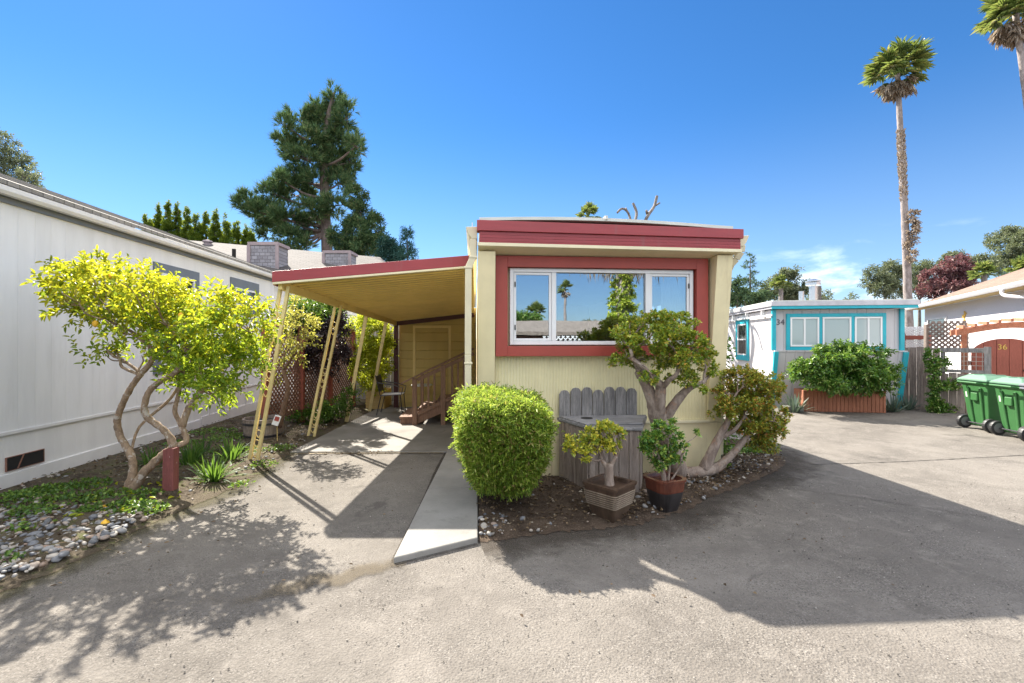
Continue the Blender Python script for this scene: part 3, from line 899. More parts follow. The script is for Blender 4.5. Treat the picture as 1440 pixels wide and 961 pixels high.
# raked fins each side of the front
for x0, x1 in ((.033, .236), (2.905, 3.102)):
    mb = MB(); mb.prism([(x0, 5.25, 2.69), (x0, 5.495, .64), (x0, 5.517, .64), (x0, 5.517, 2.69)], (x1 - x0, 0, 0))
    mb.build('fin', M['cream'], home, bevel=.004)
# soffit and roof edge
mb = MB(); mb.hexa([(.036, 5.21, 2.735), (3.15, 5.21, 2.715), (3.10, 5.518, 2.655), (.036, 5.518, 2.665)], [(.036, 5.21, 2.77), (3.15, 5.21, 2.75), (3.10, 5.518, 2.72), (.036, 5.518, 2.72)])
mb.hexa([(.03, 5.17, 2.738), (3.165, 5.17, 2.712), (3.165, 5.208, 2.712), (.03, 5.208, 2.738)], [(.03, 5.17, 2.776), (3.165, 5.17, 2.748), (3.165, 5.208, 2.748), (.03, 5.208, 2.776)])
mb.build('soffit', M['cream_trim'], home, bevel=.003)
def slopebar(mb, x0, x1, y0, y1, zb0, zb1, zt0, zt1):
    mb.hexa([(x0, y0, zb0), (x1, y0, zb1), (x1, y1, zb1), (x0, y1, zb0)], [(x0, y0, zt0), (x1, y0, zt1), (x1, y1, zt1), (x0, y1, zt0)])
mb = MB()
slopebar(mb, .05, 3.155, 5.185, 5.30, 2.779, 2.751, 2.905, 2.872)
mb.build('lower_fascia', M['red'], home, bevel=.003)
mb = MB()
for i in range(3):
    slopebar(mb, .05, 3.155, 5.181, 5.184, 2.80 + i * .034, 2.772 + i * .034, 2.805 + i * .034, 2.777 + i * .034)
mb.build('fascia_rib', M['red'], home)
mb = MB(); slopebar(mb, .022, 3.18, 5.16, 5.30, 2.908, 2.874, 3.028, 2.985)
mb.build('upper_fascia', M['red'], home, bevel=.004)
# gently crowned white metal roof
mb = MB(); NX = 14; xs = [.05 + 3.0 * i / NX for i in range(NX + 1)]
def crown_z(x): t = (x - .05) / 3.0; return 3.035 + .055 * math.sin(PI * min(1, t * .9 + .12)) - .018 * t
vs = []
for y in (5.165, 16.05):
    vs += [(x, y, crown_z(x) - .035) for x in xs] + [(x, y, crown_z(x)) for x in xs]
m_ = NX + 1
fs = []
for i in range(NX):
    fs += [(i, i + 1, m_ + i + 1, m_ + i), (2 * m_ + i, 3 * m_ + i, 3 * m_ + i + 1, 2 * m_ + i + 1), (m_ + i, m_ + i + 1, 3 * m_ + i + 1, 3 * m_ + i), (i, 2 * m_ + i, 2 * m_ + i + 1, i + 1)]
fs += [(0, m_, 3 * m_, 2 * m_), (NX, 2 * m_ + NX, 3 * m_ + NX, m_ + NX)]
mb.add(vs, fs)
mb.box((1.50, 5.15, 3.06), (1.53, 5.5, 3.105))
mb.box((.05, 5.31, 2.78), (3.09, 16, 2.99))
mb.build('roof', M['white_roof'], home)
# gutters
mb = MB()
mb.prism([(.026, 5.24, 2.97), (-.105, 5.24, 2.965), (-.07, 5.24, 2.88), (-.035, 5.24, 2.83), (.026, 5.24, 2.83)], (0, .06, 0))
mb.prism([(.026, 5.30, 2.97), (.026, 5.30, 2.955), (-.09, 5.30, 2.95), (-.055, 5.30, 2.87), (.026, 5.30, 2.84), (.026, 5.30, 2.83), (-.065, 5.30, 2.86), (-.105, 5.30, 2.965)], (0, 10.6, 0))
mb.box((-.035, 5.25, 2.96), (-.028, 5.257, 3.02))
gu = mb.build('gutter', M['gutter'], home, bevel=.004)
mb = MB(); pth = [(-.02, 5.27, 2.83), (-.02, 5.27, 2.62), (-.075, 5.27, 2.50), (-.08, 5.27, 1.5), (-.078, 5.27, .15)]
for a, b in zip(pth[:-1], pth[1:]): mb.beam(a, b, .075, .055, up=(0, 1, 0))
for z in (2.62, 2.50, 1.4): mb.box((-.125 if z < 2.6 else -.068, 5.235, z - .012), (-.03 if z < 2.6 else .026, 5.305, z + .012))
mb.build('downspout', M['gutter'], home, bevel=.006)
mb = MB()
mb.prism([(3.184, 5.24, 2.925), (3.30, 5.24, 2.93), (3.262, 5.24, 2.84), (3.225, 5.24, 2.80), (3.184, 5.24, 2.80)], (0, .06, 0))
mb.prism([(3.184, 5.30, 2.925), (3.30, 5.30, 2.93), (3.262, 5.30, 2.82), (3.184, 5.30, 2.80)], (0, 10.6, 0))
mb.build('gutter', M['gutter'], home, bevel=.004)
mb = MB(); pth = [(3.225, 5.28, 2.82), (3.22, 5.29, 2.74), (3.18, 5.32, 2.66), (3.135, 5.36, 2.60), (3.135, 5.45, 2.5), (3.135, 5.6, 2.4), (3.135, 5.62, .2)]
for a, b in zip(pth[:-1], pth[1:]): mb.beam(a, b, .075, .06, up=(0, 1, .1))
mb.build('downspout', M['gutter'], home, bevel=.006)
# red surround
mb = MB()
SX0, SX1, SZ0, SZ1 = .244, 2.869, 1.474, 2.672
mb.box((SX0, 5.40, SZ0), (.388, 5.518, SZ1)); mb.box((2.723, 5.40, SZ0), (SX1, 5.518, SZ1))
mb.box((.388, 5.40, SZ0), (2.723, 5.518, 1.596)); mb.box((.388, 5.40, 2.540), (2.723, 5.518, SZ1))
mb.build('window_surround', M['red2'], home, bevel=.004)
win = MB(); y0, y1 = 5.455, 5.519
def frame_ring(mb, x0, x1, z0, z1, w, ya, yb):
    mb.box((x0, ya, z0), (x0 + w, yb, z1)); mb.box((x1 - w, ya, z0), (x1, yb, z1))
    mb.box((x0 + w, ya, z0), (x1 - w, yb, z0 + w)); mb.box((x0 + w, ya, z1 - w), (x1 - w, yb, z1))
frame_ring(win, WX0, WX1, WZ0 - .002, WZ1 + .002, .045, y0, y1)
for xm in (.955, 2.125): win.box((xm - .028, y0 + .003, WZ0 + .044), (xm + .028, y1, WZ1 - .044))
wf = win.build('window', M['white'], home, bevel=.004)
for xa, xb in ((.466, .925), (2.155, 2.658)):
    s_ = MB(); frame_ring(s_, xa, xb, WZ0 + .046, WZ1 - .046, .03, 5.47, 5.50)
    s_.build('sash', M['white'], wf, bevel=.003)
for xx, zz in ((.475, 1.82), (.475, 2.34), (2.645, 2.34)):
    s_ = MB(); s_.box((xx, 5.458, zz - .03), (xx + .014, 5.4695, zz + .03)); s_.build('latch', M['black'], wf)
for xa, xb, yy in ((.497, .894, 5.487), (.984, 2.096, 5.497), (2.186, 2.627, 5.487)):
    s_ = MB(); s_.box((xa, yy, WZ0 + .05), (xb, yy + .005, WZ1 - .05)); s_.build('pane', M['glass'], wf)
mb = MB()   # pleated curtain hanging just inside
for k in range(15):
    xx = 2.36 + k * .024; yy = 5.62 + .022 * (k % 2)
    mb.quad((xx, yy, 1.45), (xx + .024, 5.62 + .022 * ((k + 1) % 2), 1.45), (xx + .024, 5.62 + .022 * ((k + 1) % 2), 2.56), (xx, yy, 2.56))
mb.build('curtain', M['curtain'], home, recalc=False)
mb = MB(); frame_ring(mb, 7.0, 8.0, 1.45, 2.3, .05, 0, .06); mb.box((7.48, .01, 1.5), (7.52, .05, 2.25))
for i, p in enumerate(mb.v): mb.v[i] = Vector((3.03 + p.y, p.x, p.z))
sw = mb.build('side_window', M['white'], home)

# ------------------------------------------------------------------ carport
cp = thing('carport', 'low sloping carport with red front edge on leaning yellow lattice posts', 'carport', (-1.3, 6.2, 0))
FL, FR, BL, BR = V(-2.62, 6.2, 2.40), V(-.02, 6.2, 2.655), V(-1.98, 11.5, 2.10), V(-.02, 11.5, 2.33)
mb = MB(); up = V(0, 0, .05)
mb.hexa([FL + V(0, .02, .05), FR + V(0, .02, .05), BR + up, BL + up], [FL + V(0, .02, .12), FR + V(0, .02, .12), BR + V(0, 0, .12), BL + V(0, 0, .12)])
N = 34
for i in range(1, N):
    t = i / N; a = FL.lerp(BL, t) + V(0.01, 0, .037); b = FR.lerp(BR, t) + V(-.01, 0, .037)
    mb.beam(a, b, .03, .024)
mb.build('roof', M['mustard'], cp)
mb = MB(); mb.hexa([FL + V(-.02, -.03, .025), FR + V(0, -.03, .025), FR + V(0, .018, .025), FL + V(-.02, .018, .025)], [FL + V(-.02, -.03, .165), FR + V(0, -.03, .165), FR + V(0, .018, .165), FL + V(-.02, .018, .165)])
mb.build('fascia', M['red'], cp, bevel=.004)
mb = MB(); mb.hexa([FL + V(-.01, -.036, -.005), FR + V(0, -.036, -.005), FR + V(0, .018, -.005), FL + V(-.01, .018, -.005)], [FL + V(-.01, -.036, .022), FR + V(0, -.036, .022), FR + V(0, .018, .022), FL + V(-.01, .018, .022)])
mb.build('edge_trim', M['cream_trim'], cp, bevel=.003)
mb = MB(); mb.beam(FL + V(.06, .022, -.01), BL + V(.06, 0, -.01), .05, .11)
mb.build('beam', M['mustard'], cp, bevel=.004)
mb = MB(); mb.beam(FL + V(-.012, .022, .07), BL + V(-.012, 0, .07), .03, .16)
mb.build('side_fascia', M['red'], cp, bevel=.004)
mb = MB(); mb.beam(BL + V(-.02, -.1, .0), BR + V(0, -.1, .0), .08, .14); mb.build('rear_beam', M['maroon'], cp, bevel=.004)
mb = MB(); mb.box((-1.99, 11.38, .02), (-1.89, 11.46, 2.07)); mb.build('rear_post', M['maroon'], cp, bevel=.004)
def cpost(bx, by, tx, ty, tz, double):
    mb = MB(); b = V(bx, by, 0.0); t = V(tx, ty, tz); s = V(1, 0, 0) * .050
    if double:
        for k in (-1, 1): mb.beam(b + s * k, t + s * k, .040, .040, up=(0, 1, 0))
        mb.box((bx - .09, by - .03, .0), (bx + .09, by + .03, .012))
        for f0 in (.06, .115, .17, .40, .45, .50, .80, .85):      # scroll ironwork between the two rails
            c = b.lerp(t, f0)
            ring = [c + V(math.cos(a) * .030 + .012 * math.sin(2 * a), 0, math.sin(a) * .052) for a in [i * 2 * PI / 9 for i in range(10)]]
            mb.tube(ring, .0065, 5)
    else:
        mb.beam(b, t, .068, .03, up=(0, 1, 0)); mb.beam(b + V(0, .03, 0), t + V(0, .03, 0), .03, .03, up=(0, 1, 0))
    mb.build('post', M['post'], cp)
for a in ((-2.985, 6.40, -2.53, 6.3, 2.39, 1), (-2.80, 8.05, -2.33, 8.0, 2.27, 1), (-2.61, 9.50, -2.18, 9.4, 2.21, 0), (-2.46, 10.88, -2.04, 10.7, 2.13, 0)): cpost(*a)

# shed closing the back of the carport
shed = thing('storage_shed', 'mustard yellow lap sided shed wall with flush door under the carport', 'shed', (-1, 11.55, 0))
mb = MB(); mb.box((-1.88, 11.52, .0), (.03, 11.62, 2.5)); mb.box((-1.88, 11.62, 0), (-1.78, 13.5, 2.45)); mb.build('wall', M['shed'], shed)
mb = MB(); mb.box((-1.47, 11.495, .05), (-.67, 11.518, 1.98)); dr = mb.build('door', M['shed'], shed, bevel=.004)
mb = MB(); mb.box((-1.54, 11.49, .03), (-1.475, 11.519, 2.05)); mb.box((-.665, 11.49, .03), (-.60, 11.519, 2.05)); mb.box((-1.475, 11.49, 1.985), (-.665, 11.519, 2.05)); mb.build('door_trim', M['mustard'], shed, bevel=.003)
mb = MB(); mb.lathe((-.25, 11.46, 1.45), [(.02, 0), (.03, .05), (.02, .14), (.005, .16)], 10); mb.box((-.27, 11.46, 1.42), (-.23, 11.52, 1.46)); mb.build('lamp', M['mustard'], shed)

# wooden stairs up to the side door
st = thing('porch_stairs', 'brown stained wooden steps with slatted railing climbing to the side door', 'stairs', (-.7, 9.2, .025))
Z0 = .025
for i in range(4):
    mb = MB(); x0 = -1.48 + i * .36; mb.box((x0, 9.06, Z0 + .11 + .15 * i), (x0 + .38, 10.2, Z0 + .15 + .15 * i)); mb.build('tread', M['stairwood'], st, bevel=.004)
mb = MB(); mb.box((-1.46, 9.085, Z0), (-1.12, 10.18, Z0 + .11)); mb.build('step_box', M['stairwood'], st, bevel=.004)
for xx, yy in ((-1.16, 9.03), (-1.1, 10.2)):
    mb = MB(); mb.beam((xx, yy, .13), (-.02, yy, .62), .05, .19); mb.build('stringer', M['stairwood'], st, bevel=.004)
rail = lambda x: .93 + (x + 1.22) * .47
for x in (-1.17, -.62):
    mb = MB(); mb.box((x - .045, 8.955, Z0), (x + .045, 9.003, rail(x) - .02)); mb.build('newel_post', M['stairwood'], st, bevel=.004)
for k in range(9):
    x = -1.02 + k * .115
    if abs(x + .62) < .06: continue
    mb = MB(); mb.box((x - .02, 8.965, rail(x) - .76), (x + .02, 9.0, rail(x) - .03)); mb.build('baluster', M['stairwood'], st, bevel=.003)
mb = MB(); mb.beam((-1.42, 8.98, rail(-1.42) + .005), (-.02, 8.98, rail(-.02) + .005), .085, .03); mb.beam((-1.12, 8.978, rail(-1.12) - .075), (-.02, 8.978, rail(-.02) - .075), .03, .07); mb.beam((-1.12, 8.978, rail(-1.12) - .74), (-.02, 8.978, rail(-.02) - .74), .03, .07)
mb.build('handrail', M['stairwood'], st, bevel=.004)
mb = MB(); mb.beam((-1.2, 10.2, rail(-1.2)), (-.02, 10.2, rail(0)), .05, .03); mb.box((-1.2, 10.18, Z0), (-1.13, 10.23, .93)); mb.build('wall_rail', M['stairwood'], st)

# chair beside the stairs
ch = thing('garden_chair', 'dark metal garden chair with pale seat beside the wooden steps', 'chair', (-1.86, 10.45, .025))
c0 = V(-1.86, 10.45, .025)
mb = MB(); mb.hexa([c0 + V(-.22, -.22, .42), c0 + V(.24, -.22, .44), c0 + V(.24, .22, .44), c0 + V(-.22, .22, .42)], [c0 + V(-.22, -.22, .435), c0 + V(.24, -.22, .455), c0 + V(.24, .22, .455), c0 + V(-.22, .22, .435)]); mb.build('seat', M['grey_trim'], ch, bevel=.004)
mb = MB(); mb.hexa([c0 + V(-.24, -.21, .52), c0 + V(-.24, .21, .52), c0 + V(-.22, .21, .52), c0 + V(-.22, -.21, .52)], [c0 + V(-.33, -.21, .86), c0 + V(-.33, .21, .86), c0 + V(-.31, .21, .86), c0 + V(-.31, -.21, .86)]); mb.build('backrest', M['black'], ch, bevel=.004)
for sy in (-.24, .24):
    for a, b in (((-.20, .43), (-.30, 0)), ((.22, .44), (.26, 0))):
        mb = MB(); mb.tube([c0 + V(a[0], sy, a[1]), c0 + V(b[0], sy, b[1])], .012, 6); mb.build('leg', M['chrome_dark'], ch)
    mb = MB(); mb.tube([c0 + V(-.32, sy, .88), c0 + V(-.22, sy, .44), c0 + V(.23, sy, .45)], .012, 6); mb.tube([c0 + V(-.3, sy, .72), c0 + V(.1, sy, .66), c0 + V(.27, sy, .60), c0 + V(.24, sy, .45)], .012, 6); mb.build('arm', M['chrome_dark'], ch)

tb = thing('side_table', 'small round pale table between the chair and the shed', 'table', (-1.25, 10.9, .025))
mb = MB(); mb.lathe((-1.25, 10.9, .60), [(.24, 0), (.25, .01), (.25, .03), (.24, .035)], 20); mb.build('tabletop', M['white_roof'], tb)
mb = MB(); mb.tube([(-1.25, 10.9, .05), (-1.25, 10.9, .6)], .02, 8); mb.lathe((-1.25, 10.9, .025), [(.18, 0), (.18, .02), (.02, .04)], 14); mb.build('pedestal', M['chrome_dark'], tb)

pb = thing('raised_planter', 'low planter box of pale new pine boards at the slab edge', 'planter', (-2.4, 11.5, 0))
mb = MB()
mb.box((-2.62, 11.2, 0), (-2.18, 11.235, .44)); mb.box((-2.62, 12.1, 0), (-2.18, 12.135, .44)); mb.box((-2.62, 11.235, 0), (-2.585, 12.1, .44)); mb.box((-2.215, 11.235, 0), (-2.18, 12.1, .44))
mb.build('box', M['plank'], pb, bevel=.004)
mb = MB(); mb.box((-2.583, 11.237, .02), (-2.217, 12.098, .40)); mb.build('soil', M['soil'], pb)

# plank fence closing the yard at the back
fb = thing('back_fence', 'weathered grey plank fence beyond the end of the carport', 'fence', (-3, 13.2, 0))
mb = MB(); x = -4.6
while x < -1.9:
    w = .14; mb.box((x, 13.0 + random.uniform(-.006, .006), .0), (x + w - .008, 13.02, 2.15 + random.uniform(-.03, .03))); x += w
mb.build('boards', M['weathered'], fb)
mb = MB(); mb.box((-4.6, 13.025, .4), (-1.9, 13.06, .49)); mb.box((-4.6, 13.025, 1.7), (-1.9, 13.06, 1.79)); mb.build('rails', M['weathered_warm'], fb)

# brown lattice screen on red posts inside the bed
ls = thing('lattice_screen', 'brown wooden lattice screen on reddish posts behind the carport posts', 'trellis', (-3.3, 9.6, 0))
A, B = V(-3.62, 8.2, 0), V(-3.02, 11.6, 0); dv = (B - A).normalized(); nv_ = V(-dv.y, dv.x, 0); Lw = (B - A).length
for t in (0, .33, .66, 1):
    p = A.lerp(B, t); mb = MB(); mb.box((p.x - .05, p.y - .05, 0), (p.x + .05, p.y + .05, 1.9)); mb.build('post', M['gatewood'], ls, bevel=.005)
for i in range(3):
    p = A.lerp(B, i * .33) + dv * .052 + V(0, 0, .25); mb = MB(); mb.lattice(p, dv, Lw * .33 - .105, 1.5, .10, .032, .008, nv_); mb.build('lattice_panel', M['lattice_brown'], ls)
mb = MB(); mb.beam(A + V(0, 0, 1.93), B + V(0, 0, 1.93), .09, .04); mb.build('cap_rail', M['lattice_brown'], ls, bevel=.004)

# ------------------------------------------------------------------ corner cabinet of old fence boards
cab = thing('corner_cabinet', 'weathered grey wooden corner bench cabinet with scalloped fence board back', 'cabinet', (1.5, 5.1, 0))
CL, CM, CR, CR2 = V(1.02, 5.40, 0), V(1.235, 4.86, 0), V(1.745, 4.73, 0), V(2.02, 5.40, 0)
def board_face(mb, a, b, n, z0, z1, th=.02):
    d = (b - a).normalized(); nn = V(d.y, -d.x, 0); L = (b - a).length; w = L / n
    for i in range(n):
        j = random.uniform(-.004, .004)
        p = a + d * (w * i + .003); q = a + d * (w * (i + 1) - .003); o = nn * (th + j); zt = z1
        mb.hexa([p + V(0, 0, z0) , q + V(0, 0, z0), q + o + V(0, 0, z0), p + o + V(0, 0, z0)], [p + V(0, 0, zt), q + V(0, 0, zt), q + o + V(0, 0, zt), p + o + V(0, 0, zt)])
mb = MB(); board_face(mb, CL, CM, 5, .0, .70); board_face(mb, CM, CR, 5, .0, .70); mb.build('boards', M['weathered_warm'], cab, bevel=.004)
mb = MB(); board_face(mb, CR, CR2, 5, .0, .70); mb.build('end_boards', M['weathered_warm'], cab, bevel=.004)
mb = MB(); o1 = .035
mb.prism([(.985, 5.42, .702), (1.21, 4.825, .702), (1.765, 4.685, .702), (2.10, 5.42, .702)], (0, 0, .035))
top = mb.build('top', M['weathered_flat'], cab, bevel=.005)
mb = MB()
for k, (ya, yb) in enumerate(((5.40, 5.28), (5.275, 5.13), (5.125, 4.98), (4.975, 4.86))):
    def xl(y): return 1.0 + (5.40 - y) * .378
    def xr(y): return 2.08 - (5.40 - y) * .455
    mb.prism([(xl(ya), ya, .738), (xl(yb), yb, .738), (xr(yb), yb, .738), (xr(ya), ya, .738)], (0, 0, .016 + random.uniform(0, .005)))
mb.build('top_planks', M['weathered_flat'], cab, bevel=.004)
mb = MB(); mb.lathe((1.30, 5.22, .752), [(.075, 0), (.07, .0075)], 14); mb.build('rot_hole', M['dark'], cab)
for k in range(7):
    x0 = 1.015 + k * .139; zt = 1.075 + random.uniform(-.015, .025); w = .132
    mb = MB(); yj = 5.435 + random.uniform(-.004, .004)
    mb.prism([(x0, yj, .60), (x0 + w, yj, .60), (x0 + w, yj, zt - .05), (x0 + w * .78, yj, zt - .008), (x0 + w * .5, yj, zt), (x0 + w * .22, yj, zt - .008), (x0, yj, zt - .05)], (0, .022, 0))
    mb.build('picket', M['weathered'], cab, bevel=.004)

# ------------------------------------------------------------------ grey home on the left
gh = thing('grey_home', 'long pale grey mobile home with slate trimmed windows along the left side', 'mobile home', (-6.5, 6, 0))
mb = MB(); GX = -5.25
mb.box((-9, 0, .62), (GX, 12.4, 3.30)); mb.build('wall', M['grey_siding'], gh)
mb = MB(); mb.box((-8.9, .05, .155), (GX - .012, 12.35, .62))
mb.build('skirting', M['grey_skirt'], gh)
mb = MB(); mb.box((GX, 0, .595), (GX + .014, 12.4, .635)); mb.box((GX - .03, 0, .0), (GX + .012, 9.2, .155)); mb.box((GX - .03, 9.23, .0), (GX + .006, 12.4, .20))
mb.build('base_board', M['grey_trim'], gh, bevel=.003)
mb = MB()
for y in (9.45, 10.9): mb.box((GX - .004, y, .2), (GX + .012, y + .04, .66))
mb.box((GX - .004, 9.49, .66), (GX + .016, 10.9, .70)); mb.build('access_panel_trim', M['grey_trim'], gh)
mb = MB()
mb.hexa([(GX - .3, -.1, 3.262), (GX + .06, -.1, 3.262), (GX + .06, 12.5, 3.262), (GX - .3, 12.5, 3.262)], [(GX - .3, -.1, 3.285), (GX + .06, -.1, 3.285), (GX + .06, 12.5, 3.285), (GX - .3, 12.5, 3.285)])
mb.box((GX + .001, -.1, 3.20), (GX + .03, 12.5, 3.26))
mb.build('soffit', M['dark_trim'], gh)  # soffit and strip coloured dark for the shadow line under the eave
mb = MB(); mb.prism([(GX + .06, -.1, 3.265), (GX + .13, -.1, 3.265), (GX + .15, -.1, 3.30), (GX + .15, -.1, 3.355), (GX + .135, -.1, 3.355), (GX + .13, -.1, 3.30), (GX + .06, -.1, 3.29)], (0, 12.6, 0))
mb.build('gutter', M['grey_trim'], gh, bevel=.003)
mb = MB()
e = V(GX + .12, 0, 3.375); r_ = V(-8.6, 0, 4.66)
mb.hexa([e + V(0, -.15, 0), e + V(0, 12.55, 0), r_ + V(0, 12.55, 0), r_ + V(0, -.15, 0)], [e + V(0, -.15, .05), e + V(0, 12.55, .05), r_ + V(0, 12.55, .05), r_ + V(0, -.15, .05)])
e2 = V(-12, 0, 3.375)
mb.hexa([r_ + V(-.001, -.15, 0), r_ + V(-.001, 12.55, 0), e2 + V(0, 12.55, 0), e2 + V(0, -.15, 0)], [r_ + V(-.001, -.15, .05), r_ + V(-.001, 12.55, .05), e2 + V(0, 12.55, .05), e2 + V(0, -.15, .05)])
for k in range(1, 12):   # shingle courses as small steps
    p = e.lerp(r_, k / 12); mb.box((p.x - .002, -.15, p.z + .05), (p.x + .012, 12.55, p.z + .056))
mb.build('roof', M['roof_grey'], gh)
def gwin(ya, yb, za, zb, head):
    mb = MB(); f = 0.012
    mb.box((GX, ya - .16, zb), (GX + .03, yb + .16, zb + head)); mb.box((GX, ya - .16, za - .14), (GX + .03, yb + .16, za)); mb.box((GX, ya - .16, za), (GX + .03, ya, zb)); mb.box((GX, yb, za), (GX + .03, yb + .16, zb))
    tr = mb.build('window_trim', M['dark_trim'], gh, bevel=.003)
    mb = MB(); w = .045
    mb.box((GX + .002, ya, za), (GX + .045, ya + w, zb)); mb.box((GX + .002, yb - w, za), (GX + .045, yb, zb)); mb.box((GX + .002, ya + w, za), (GX + .045, yb - w, za + w)); mb.box((GX + .002, ya + w, zb - w), (GX + .045, yb - w, zb)); ym = (ya + yb) / 2; mb.box((GX + .002, ym - .03, za + w), (GX + .045, ym + .03, zb - w))
    fr = mb.build('window', M['white'], gh, bevel=.003)
    for a, b in ((ya + w, ym - .03), (ym + .03, yb - w)):
        mb = MB(); mb.box((GX + .004, a, za + w), (GX + .02, b, zb - w)); mb.build('pane', M['glass3'], fr)
gwin(8.05, 8.95, 1.25, 2.80, .16)
gwin(10.40, 11.35, 2.44, 2.84, .20)
mb = MB(); ya, yb, za, zb = 5.56, 6.0, .19, .335
mb.box((GX - .011, ya, za), (GX + .004, yb, zb)); vt = mb.build('crawl_vent', M['dark'], gh)
mb = MB(); w = .007
mb.box((GX - .01, ya - w, za - w), (GX + .008, yb + w, za)); mb.box((GX - .01, ya - w, zb), (GX + .008, yb + w, zb + w)); mb.box((GX - .01, ya - w, za), (GX + .008, ya, zb)); mb.box((GX - .01, yb, za), (GX + .008, yb + w, zb)); mb.beam((GX + .005, ya + .12, za), (GX + .005, ya + .19, zb), .012)
mb.build('vent_frame', M['lattice_brown'], vt)

# neighbouring house whose long roof and two chimneys rise behind
nh = thing('shingled_house', 'house with long weathered shingle roof and two square chimneys beyond', 'house', base_d(380, 18))
RA, RB = at_d(245, 337, 16.2), at_d(528, 366, 19.6); RA.z = RB.z = 5.18
rd = (RB - RA).normalized(); fn = V(rd.y, -rd.x, 0)
if fn.y > 0: fn = -fn
RA = RA - rd * 3; RB = RB + rd * .2
ea, eb = RA + fn * 4.5 + V(0, 0, -1.65), RB + fn * 4.5 + V(0, 0, -1.65)
ba, bb = RA - fn * 4.5 + V(0, 0, -1.65), RB - fn * 4.5 + V(0, 0, -1.65)
th_ = V(0, 0, .12)
mb = MB(); mb.hexa([ea, eb, RB, RA], [ea + th_, eb + th_, RB + th_, RA + th_]); mb.hexa([RA - fn * .001, RB - fn * .001, bb, ba], [RA + th_ - fn * .001, RB + th_ - fn * .001, bb + th_, ba + th_])
rf = mb.build('roof', M['roof_brown'], nh)
mb = MB(); i1 = fn * -.5
q = [ea + i1 + rd * .4, eb + i1 - rd * .4, bb - i1 - rd * .4, ba - i1 + rd * .4]
mb.hexa([V(p.x, p.y, 0) for p in q], [V(p.x, p.y, 3.5) for p in q]); mb.build('wall', M['grey_trim'], nh)
def chim(px0, px1, pyt, d):
    a = at_d(px0, pyt, d); b = at_d(px1, pyt, d); u = (b - a); u.z = 0; w = u.length; u.normalize(); n_ = V(-u.y, u.x, 0)
    def bx(o, inset, z0, z1, extra=0):
        p = [a + u * (inset - extra) + n_ * (-extra), a + u * (w - inset + extra) + n_ * (-extra), a + u * (w - inset + extra) + n_ * (.75 + extra), a + u * (inset - extra) + n_ * (.75 + extra)]
        o.hexa([V(p_.x, p_.y, z0) for p_ in p], [V(p_.x, p_.y, z1) for p_ in p])
    zt = a.z
    m1 = MB(); bx(m1, .03, 3.2, zt - .1); c = m1.build('chimney', M['chimney'], nh)
    m1 = MB(); bx(m1, 0, zt - .1, zt, .03); m1.build('chimney_cap', M['chimney_trim'], c)
    for k in (0, 1):
        m1 = MB(); p = a + u * (w * k) ; m1.beam(V(p.x, p.y, 3.2) - n_ * .012, V(p.x, p.y, zt - .1) - n_ * .012, .10, .05, up=(n_.x, n_.y, 0))
        m1.build('corner_trim', M['chimney_trim'], c)
chim(350, 390, 340, 14.6); chim(455, 492, 352, 16.6)
def roof_pt(px, py):
    o = V(0, 0, EYE); r = ray(px, py); nrm = (ea - RA).cross(RB - RA); t = (RA - o).dot(nrm) / r.dot(nrm); return o + r * t + th_
p = roof_pt(329, 366); mb = MB(); mb.tube([p - V(0, 0, .2), p + V(0, 0, .26)], .06, 10); mb.build('vent_pipe', M['dark'], nh)
p = roof_pt(292, 348); mb = MB(); mb.lathe(p, [(.12, -.1), (.12, .06), (.17, .07), (.14, .13), (.02, .16)], 14); mb.build('roof_vent', M['chimney_trim'], nh)

# soil washed off the beds onto the paving: thin stains that break up away from the edge
def wash(name, edge, width, z, m, n=90, sym=False, taper=False):
    P, _ = catmull([(x, y, z) for x, y in edge], [0] * len(edge), max(3, n // len(edge)))
    vs, fade = [], []
    K = 9
    for i, p in enumerate(P):
        t = (P[min(i + 1, len(P) - 1)] - P[max(i - 1, 0)]).normalized(); s_ = Vector((t.y, -t.x, 0))
        for k in range(K):
            u_ = k / (K - 1); e_ = 1.0
            if taper: e_ = min(1, 3 * min(i, len(P) - 1 - i) / len(P))
            vs.append(p + s_ * (width * (u_ - .5 + .16 * math.sin(i * .45) * math.sin(i * .13)) if sym else width * u_ - .03)); fade.append((math.sin(PI * u_) if sym else 1 - u_) * e_)
    fs = [(i * K + k, i * K + k + 1, (i + 1) * K + k + 1, (i + 1) * K + k) for i in range(len(P) - 1) for k in range(K - 1)]
    mb = MB(); mb.add(vs, fs); o = mb.build(name, m, loc=(0, 0, 0), recalc=False)
    at = o.data.color_attributes.new('reach', 'FLOAT_COLOR', 'POINT')
    at.data.foreach_set('color', np.repeat(np.array(fade, dtype=np.float32), 4))
    return tag(o, kind='structure')
def wash_mat(name, c):
    t = NT(name)
    a = t.new('ShaderNodeAttribute'); a.attribute_name = 'reach'
    n = t.math('ADD', t.math('MULTIPLY', t.noise(3.2, 7, .72, dist=.8), 1.5), t.math('MULTIPLY', a.outputs['Fac'], 1.1))
    k = t.smooth(n, 1.10, 1.75, 0, .68)
    k = t.math('MULTIPLY', k, t.smooth(a.outputs['Fac'], 0, .25))
    k = t.math('MULTIPLY', k, t.smooth(t.noise(120, 3, .7), .3, .6, .45, 1))
    t.done(c, .95, t.bump(t.noise(80, 3, .7), .5, .004), spec=.2)
    tr = t.new('ShaderNodeBsdfTransparent'); mx = t.new('ShaderNodeMixShader'); t.link(k, mx.inputs[0]); t.link(tr.outputs[0], mx.inputs[1]); t.link(t.b.outputs[0], mx.inputs[2]); t.link(mx.outputs[0], t.out.inputs['Surface'])
    return t.m
M['wash'] = wash_mat('soil_wash', (.045, .036, .028)); M['wash2'] = wash_mat('moss_wash', (.075, .066, .034))
